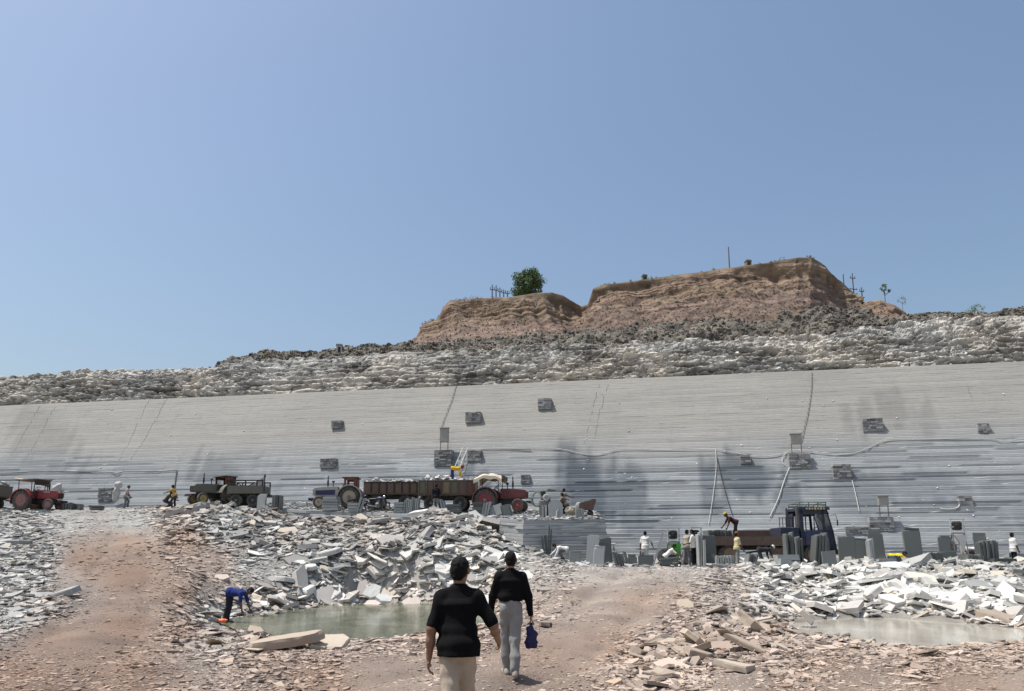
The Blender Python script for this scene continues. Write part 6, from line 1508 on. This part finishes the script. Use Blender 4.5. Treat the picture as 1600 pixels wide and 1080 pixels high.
# ------------------------------------------------------------------ machines in the yard
def trolley_saw(loc, rz, label, sheet):
    t = empty('stone_saw', loc, rz, label, 'stone saw')
    f = MB()
    for s in (-1, 1):
        f.tube([(s * .30, -.4, 0), (s * .26, -.1, 1.25)], .035, 6).tube([(s * .30, .5, 0), (s * .26, .0, 1.25)], .035, 6).tube([(s * .3, -.4, .35), (s * .3, .5, .35)], .03, 6)
    f.tube([(-.27, -.05, 1.25), (.27, -.05, 1.25)], .03, 6).tube([(-.3, .5, .35), (.3, .5, .35)], .03, 6).build('frame', STEEL, t)
    w_ = MB()
    for x in (-.30, .30): w_.box((x, -.1, 1.55), (.05, .05, .75))
    for z in (1.2, 1.55, 1.92): w_.box((0, -.1, z), (.65, .05, .05))
    w_.build('upper_frame', WHITEP, t)
    MB().box((0, 0, 1.60), (.42, .3, .42), bev=.06).lathe((.0, -.18, 1.6), (0, 1, 0), [(0, .10), (.04, .12), (.08, .06)], 12).build('engine', DARK, t)
    MB().prism([(-.22, 1.15), (.34, 1.15), (.26, .75), (.14, .30), (.02, .32), (-.02, .8)], -.26, -.05).build('chute', sheet, t)
    MB().lathe((-.55, -.25, .55), (0, 1, 0), [(0, .36), (.02, .40), (.05, .40), (.07, .36)], 24).lathe((-.55, -.2, .55), (0, 1, 0), [(-.08, .1), (.12, .1)], 12).build('saw_disc', STEEL, t)
    MB().box((-.45, -.1, .72), (.6, .3, .12), (0, .5, 0), bev=.03).build('guard', paint('red_brown_guard', (.22, .09, .07), .7, .4), t)
    for x in (-.5, .4): MB().lathe((x, .2, .14), (0, 1, 0), [(-.05, .10), (-.04, .14), (.04, .14), (.05, .10)], 14).build('wheel', RUBBER, t)
trolley_saw(gpt(1053, 39.0), R(8), 'stone cutting saw with bright green chute behind the sitting worker', GREENP)
trolley_saw(gpt(1500, 37.6), R(-12), 'white framed stone cutting machine beside the leaning dark slabs', WHITEP)
trolley_saw(gpt(1088, 38.8), R(20), 'stone cutting machine mostly hidden behind the two standing workers', STEEL)
def hoist(loc, rz, label):
    t = empty('stone_drill', loc, rz, label, 'drill rig')
    f = MB()
    for s in (-1, 1): f.tube([(s * .38, -.25, 0), (s * .32, 0, .95)], .03, 6).tube([(s * .38, .3, 0), (s * .32, 0, .95)], .03, 6)
    n = 12
    for s in (-1, 1): f.tube([Vector((s * .34, .05 + .3 * math.cos(2 * math.pi * k / n), .55 + .3 * math.sin(2 * math.pi * k / n))) for k in range(n + 1)], .025, 6, False)
    f.build('frame', WHITEP, t)
    MB().box((.05, 0, 1.02), (.68, .5, .09), bev=.03).build('top_plate', WHITEP, t)
    MB().box((0, 0, .7), (.36, .3, .34), bev=.05).build('motor', STEEL, t)
    MB().tube([(.4, 0, .7), (.55, -.1, .5), (.5, -.1, .15)], .05, 8).build('pipe', HOSE, t, True)
hoist(gpt(950, 40.4), R(5), 'small drill rig with white top plate right of the stone bench')
def pump(loc):
    t = empty('belt_pump', loc, R(5), 'belt driven pump with white pulley among hoses on the bench', 'pump')
    MB().lathe((0, -.25, 1.05), (0, 1, 0), [(0, .16), (.02, .20), (.10, .20), (.12, .16)], 20).build('pulley', WHITEP, t, True)
    MB().lathe((0, -.27, 1.05), (0, 1, 0), [(0, .12), (.01, .12)], 16).build('pulley_face', GREYB, t)
    MB().box((0, .1, .95), (.5, .5, .4), bev=.08).box((-.15, .1, 1.3), (.3, .3, .3), bev=.05).build('engine', DARK, t)
    MB().box((0, .1, .45), (.7, .6, .9), bev=.05).build('stand', STEEL, t)
    m = MB(); n = 16
    for q_ in range(3): m.tube([Vector((-.55 + .05 * q_ + .3 * math.cos(2 * math.pi * k / n), -.1 + .1 * q_, .95 + .42 * math.sin(2 * math.pi * k / n))) for k in range(n + 1)], .03, 6, False)
    m.build('hose_coil', paint('green_grey_hose', (.22, .26, .2), .6, .3), t, True)
    MB().box((.35, .2, 1.5), (.45, .3, .08), (0, .1, 0)).build('cover', paint('olive_cover', (.12, .14, .09), .8, .3), t)
pump(bpt(853, 43.9))
def hopper(loc):
    t = empty('tipping_barrow', loc, R(-8), 'rusty brown tipping barrow with round white drum at the bench end', 'barrow')
    MB().prism([(-.4, .35), (.35, .35), (.55, .95), (.42, .98), (-.42, .72)], -.3, .3).build('tub', paint('dark_rust', (.10, .055, .04), .8, .4), t)
    MB().lathe((-.45, -.25, .62), (0, 1, 0), [(0, .14), (.02, .18), (.45, .18), (.47, .14)], 16).build('drum', WHITEP, t, True)
    MB().lathe((.2, -.05, .18), (0, 1, 0), [(-.05, .12), (-.04, .18), (.04, .18), (.05, .12)], 16).build('wheel', RUBBER, t, True)
    MB().tube([(-.9, -.2, .5), (.2, -.2, .2)], .025, 6).tube([(-.9, .2, .5), (.2, .2, .2)], .025, 6).build('handle', STEEL, t)
hopper(bpt(917, 43.6))
s = Solid((-1, -.6, -.1), (1, .6, .9), .035); s.ell((0, 0, .2), (.55, .3, .32), .1).ell((.3, 0, .45), (.22, .2, .2), .1).ripple(.07, 5, 4, 13)
V, Q = s.mesh(); tb = obj_np('cloth_bundle', V, Q, paint('dun_cloth', (.27, .25, .20), .9, .4, (.2, .18, .15), 0, 5, .3), None, True); tb.location = bpt(897, 44.6); tag(tb, 'heap of dun cloth and hose behind the upright slabs on the bench', 'bundle')
# bright things by the stooping man at the pond
pp_ = gpt(347, 23.2); s = Solid((-.4, -.3, -.1), (.4, .3, .4), .025); s.ell((0, 0, .08), (.2, .14, .1), .05).ripple(.04, 8, 8, 3); V, Q = s.mesh()
o = obj_np('orange_bag', V, Q, paint('orange_plastic', (.75, .16, .03), .5, .2, (.6, .2, .1), 0, 8), None, True); o.scale = (.6, .6, .6); o.location = (pp_[0], pp_[1], pp_[2] + .1); tag(o, 'crumpled orange and white bag beside the worker stooping at the pond', 'bag')

# ------------------------------------------------------------------ on the skyline
def hill_top(x, dd): D = _wtd(x); return D + dd
BARK = paint('grey_bark', (0.12, 0.09, 0.065), 0.95, .4)
def leaf_mat(name, a, b_):
    m, t, b = nodes_of(name, 0.7); oi = noise(t, 1.3, 4, .6, world_pos(t)); t.links.new(mixc(t, ramp(t, oi, [(.35, 0), (.65, 1)]), a, b_), b.inputs['Base Color']); return m
LEAF = leaf_mat('green_leaf', (0.06, 0.105, 0.032), (0.105, 0.165, 0.058)); DRY = leaf_mat('dry_grass_leaf', (0.15, 0.12, 0.06), (0.22, 0.18, 0.09)); LEAF2 = leaf_mat('pale_leaf', (0.09, 0.15, 0.05), (0.15, 0.21, 0.09))
def leaves(centres, n_per, spread, size, mat, name, parent, seed):
    r = np.random.default_rng(seed); C = np.repeat(np.array(centres), n_per, 0); n = len(C)
    C = C + unit(r.normal(size=(n, 3))) * (r.random(n)[:, None] ** .45) * np.repeat(np.array(spread), n_per)[:, None]
    a = unit(r.normal(size=(n, 3))); b = unit(np.cross(a, r.normal(size=(n, 3)))); s1_ = size * r.uniform(.6, 1.4, n)[:, None]
    V = np.stack([C - a * s1_, C + b * s1_ * .5, C + a * s1_, C - b * s1_ * .5], 1).reshape(-1, 3); F4 = np.arange(4 * n).reshape(-1, 4)
    return obj_np(name, V, F4, mat, parent)
def tree(x, y_base, d, H, W_, label, mat=LEAF, seed=1, clear=.2, n=46, per=70, leaf=.09):
    b = PV(x, y_base, d); t = empty('tree', b, 0, label, 'tree', None); r = random.Random(seed)
    tr = MB().tube([(0, 0, -.5), (0.03, 0, H * clear), (.08 * H * .3, 0, H * .6)], [.05 * H * .45, .04 * H * .4, .012 * H], 7)
    cs = []; sp_ = []
    for k in range(n):
        a = r.uniform(0, 6.28); u = r.uniform(0, 1) ** .5; z = r.uniform(clear, .95); wz = math.sin(math.pi * min(1, max(.16, (z - clear) / (1 - clear) * .80 + .20))) ** .6
        c = (math.cos(a) * W_ / 2 * u * wz, math.sin(a) * W_ / 2 * u * wz, z * H); cs.append(c); sp_.append(W_ * r.uniform(.09, .17))
        if k % 3 == 0: tr.tube([(.02, 0, H * (clear * .6 + .2 * r.random())), (c[0] * .5, c[1] * .5, c[2] * .75), c], [.016 * H, .010 * H, .004 * H], 5)
    tr.build('trunk', BARK, t, True); leaves(cs, per, sp_, leaf, mat, 'crown', t, seed)
    return t
tree(825, 466, _wtd(825) + 19.5, 3.2, 3.5, 'round dark green tree standing on the left part of the hill', LEAF, 3, .06, 90, 100, .095)
tree(1383, 472, _wtd(1383) + 21, 1.9, 1.15, 'small slim pale green tree right of the hill', LEAF2, 5, .5, 12, 26, .07)
tree(1410, 478, _wtd(1410) + 19, .9, 1.1, 'thin leafless shrub right of the small slim tree', DRY, 6, .2, 10, 12, .05)
tree(1528, 488, _wtd(1528) + 12, .55, 2.0, 'flat-topped green shrub on the skyline near the right edge', LEAF2, 7, .25, 16, 26, .05)
tree(1222, 410, _wtd(1222) + 19.5, .7, .6, 'small dry bush at the left end of the hill crest', DRY, 8, .1, 10, 14, .05)
tree(1267, 405, _wtd(1267) + 20, .5, .8, 'small dry bush on the highest corner of the hill', DRY, 9, .1, 10, 20, .05)
def tuft_line(x0, x1, n, seed, label, dd, mat=DRY, hs=.28):
    r = np.random.default_rng(seed); C = []; S = []
    j0 = np.linspace(0, HLG.shape[1] - 1, HLG.shape[1])
    top = HLG[-1]; px_, py_ = proj(top[:, 0], top[:, 1], top[:, 2]); ok = np.where((px_ > x0) & (px_ < x1))[0]
    for k in range(n):
        i = int(r.choice(ok)); p_ = top[i] + np.array([r.uniform(-.2, .2), r.uniform(-.1, dd), r.uniform(-.02, .10)]); C.append(p_); S.append(hs * r.uniform(.5, 1.2))
    o = leaves(C, 26, S, .06, mat, 'dry_scrub', None, seed); tag(o, label, 'scrub', kind='stuff')
tuft_line(700, 770, 46, 2, 'dry scrub along the left crest of the hill', 1.5)
tuft_line(926, 1270, 60, 4, 'dry grass along the long crest of the hill', 1.0, hs=.16)
tuft_line(655, 690, 24, 5, 'dry scrub on the lower left shoulder of the hill', 1.0)
POLE = paint('weathered_pole', (0.11, 0.10, 0.095), 0.85, .3)
def pole(x, yb, yt, d, label, arms=(), name='utility_pole', tilt=0):
    b = PV(x, yb, d); k = ppm(x, yb, d); H = (yb - yt) / k
    t = empty(name, b, R(15), label, 'utility pole', None)
    MB().tube([(0, 0, -.8), (0, 0, H)], [.075, .055], 7).build('post', POLE, t)
    for z, w_, up in arms:
        a = MB()
        a.box((0, 0, z * H), (w_, .07, .07))
        for s in (-1, 1):
            if up: a.box((s * w_ * .5, 0, z * H + up / 2), (.06, .06, up))
        a.build('crossarm', POLE, t)
        for s in (-1, 1): MB().lathe((s * w_ * .46, 0, z * H + .03 + up), (0, 0, 1), [(0, .03), (.05, .05), (.12, .03)], 8).build('insulator', STEEL, t)
dT = lambda x: _wtd(x) + 20
for k, (x, yb, yt, lab) in enumerate(((769, 466, 444, 'leftmost of the cluster of forked poles left of the round tree'), (775, 466, 445, 'second of the forked poles left of the round tree'), (781, 466, 449, 'third forked pole left of the round tree'), (787, 466, 452, 'fourth forked pole left of the round tree, short'), (793, 466, 454, 'forked pole nearest the round tree'))):
    pole(x, yb, yt, dT(x) + 1.2 * k, lab, ((.62, .42, .16),))
pole(1140, 422, 384, dT(1140), 'tall bare pole on the long crest of the hill')
pole(1320, 462, 427, dT(1320) + 6, 'bare pole half hidden behind the right flank of the hill')
pole(1335, 470, 425, dT(1335) + 6, 'tall electric pole with crossarms and transformer rack right of the hill', ((.82, .62, .12), (.42, .9, 0), (.25, .9, 0)))
pole(1348, 474, 448, dT(1348) + 6, 'short electric pole with one forked crossarm right of the hill', ((.74, .52, .14),))
def hut(x, yb, yt, w_px, d, label, mat):
    b = PV(x, yb, d); k = ppm(x, yb, d); H = (yb - yt) / k; W_ = w_px / k; t = empty('hut', b, R(10), label, 'hut')
    MB().box((0, 0, H * .45), (W_, W_ * .9, H * .9 + .3)).build('wall', mat, t); MB().box((0, 0, H * .93), (W_ * 1.15, W_ * 1.1, .08), (0, .04, 0)).build('roof', STEEL, t); MB().box((.0, -W_ * .46, H * .35), (W_ * .42, .03, H * .7)).build('door', DARK, t)
hut(530, 552, 539, 9, _wtd(530) + 9.5, 'small pale hut on the spoil heap left of the hill', paint('pale_hut_wall', (.42, .39, .33), .9, .3))
hut(1007, 438, 431, 7, _wtd(1007) + 18.6, 'tiny green drum-like shed on the long crest', paint('green_shed', (.10, .14, .07), .8, .3))
hut(1169, 417, 408, 8, _wtd(1169) + 18.8, 'tiny brown shed on the long crest right of the bare pole', paint('brown_shed', (.20, .15, .11), .8, .3))
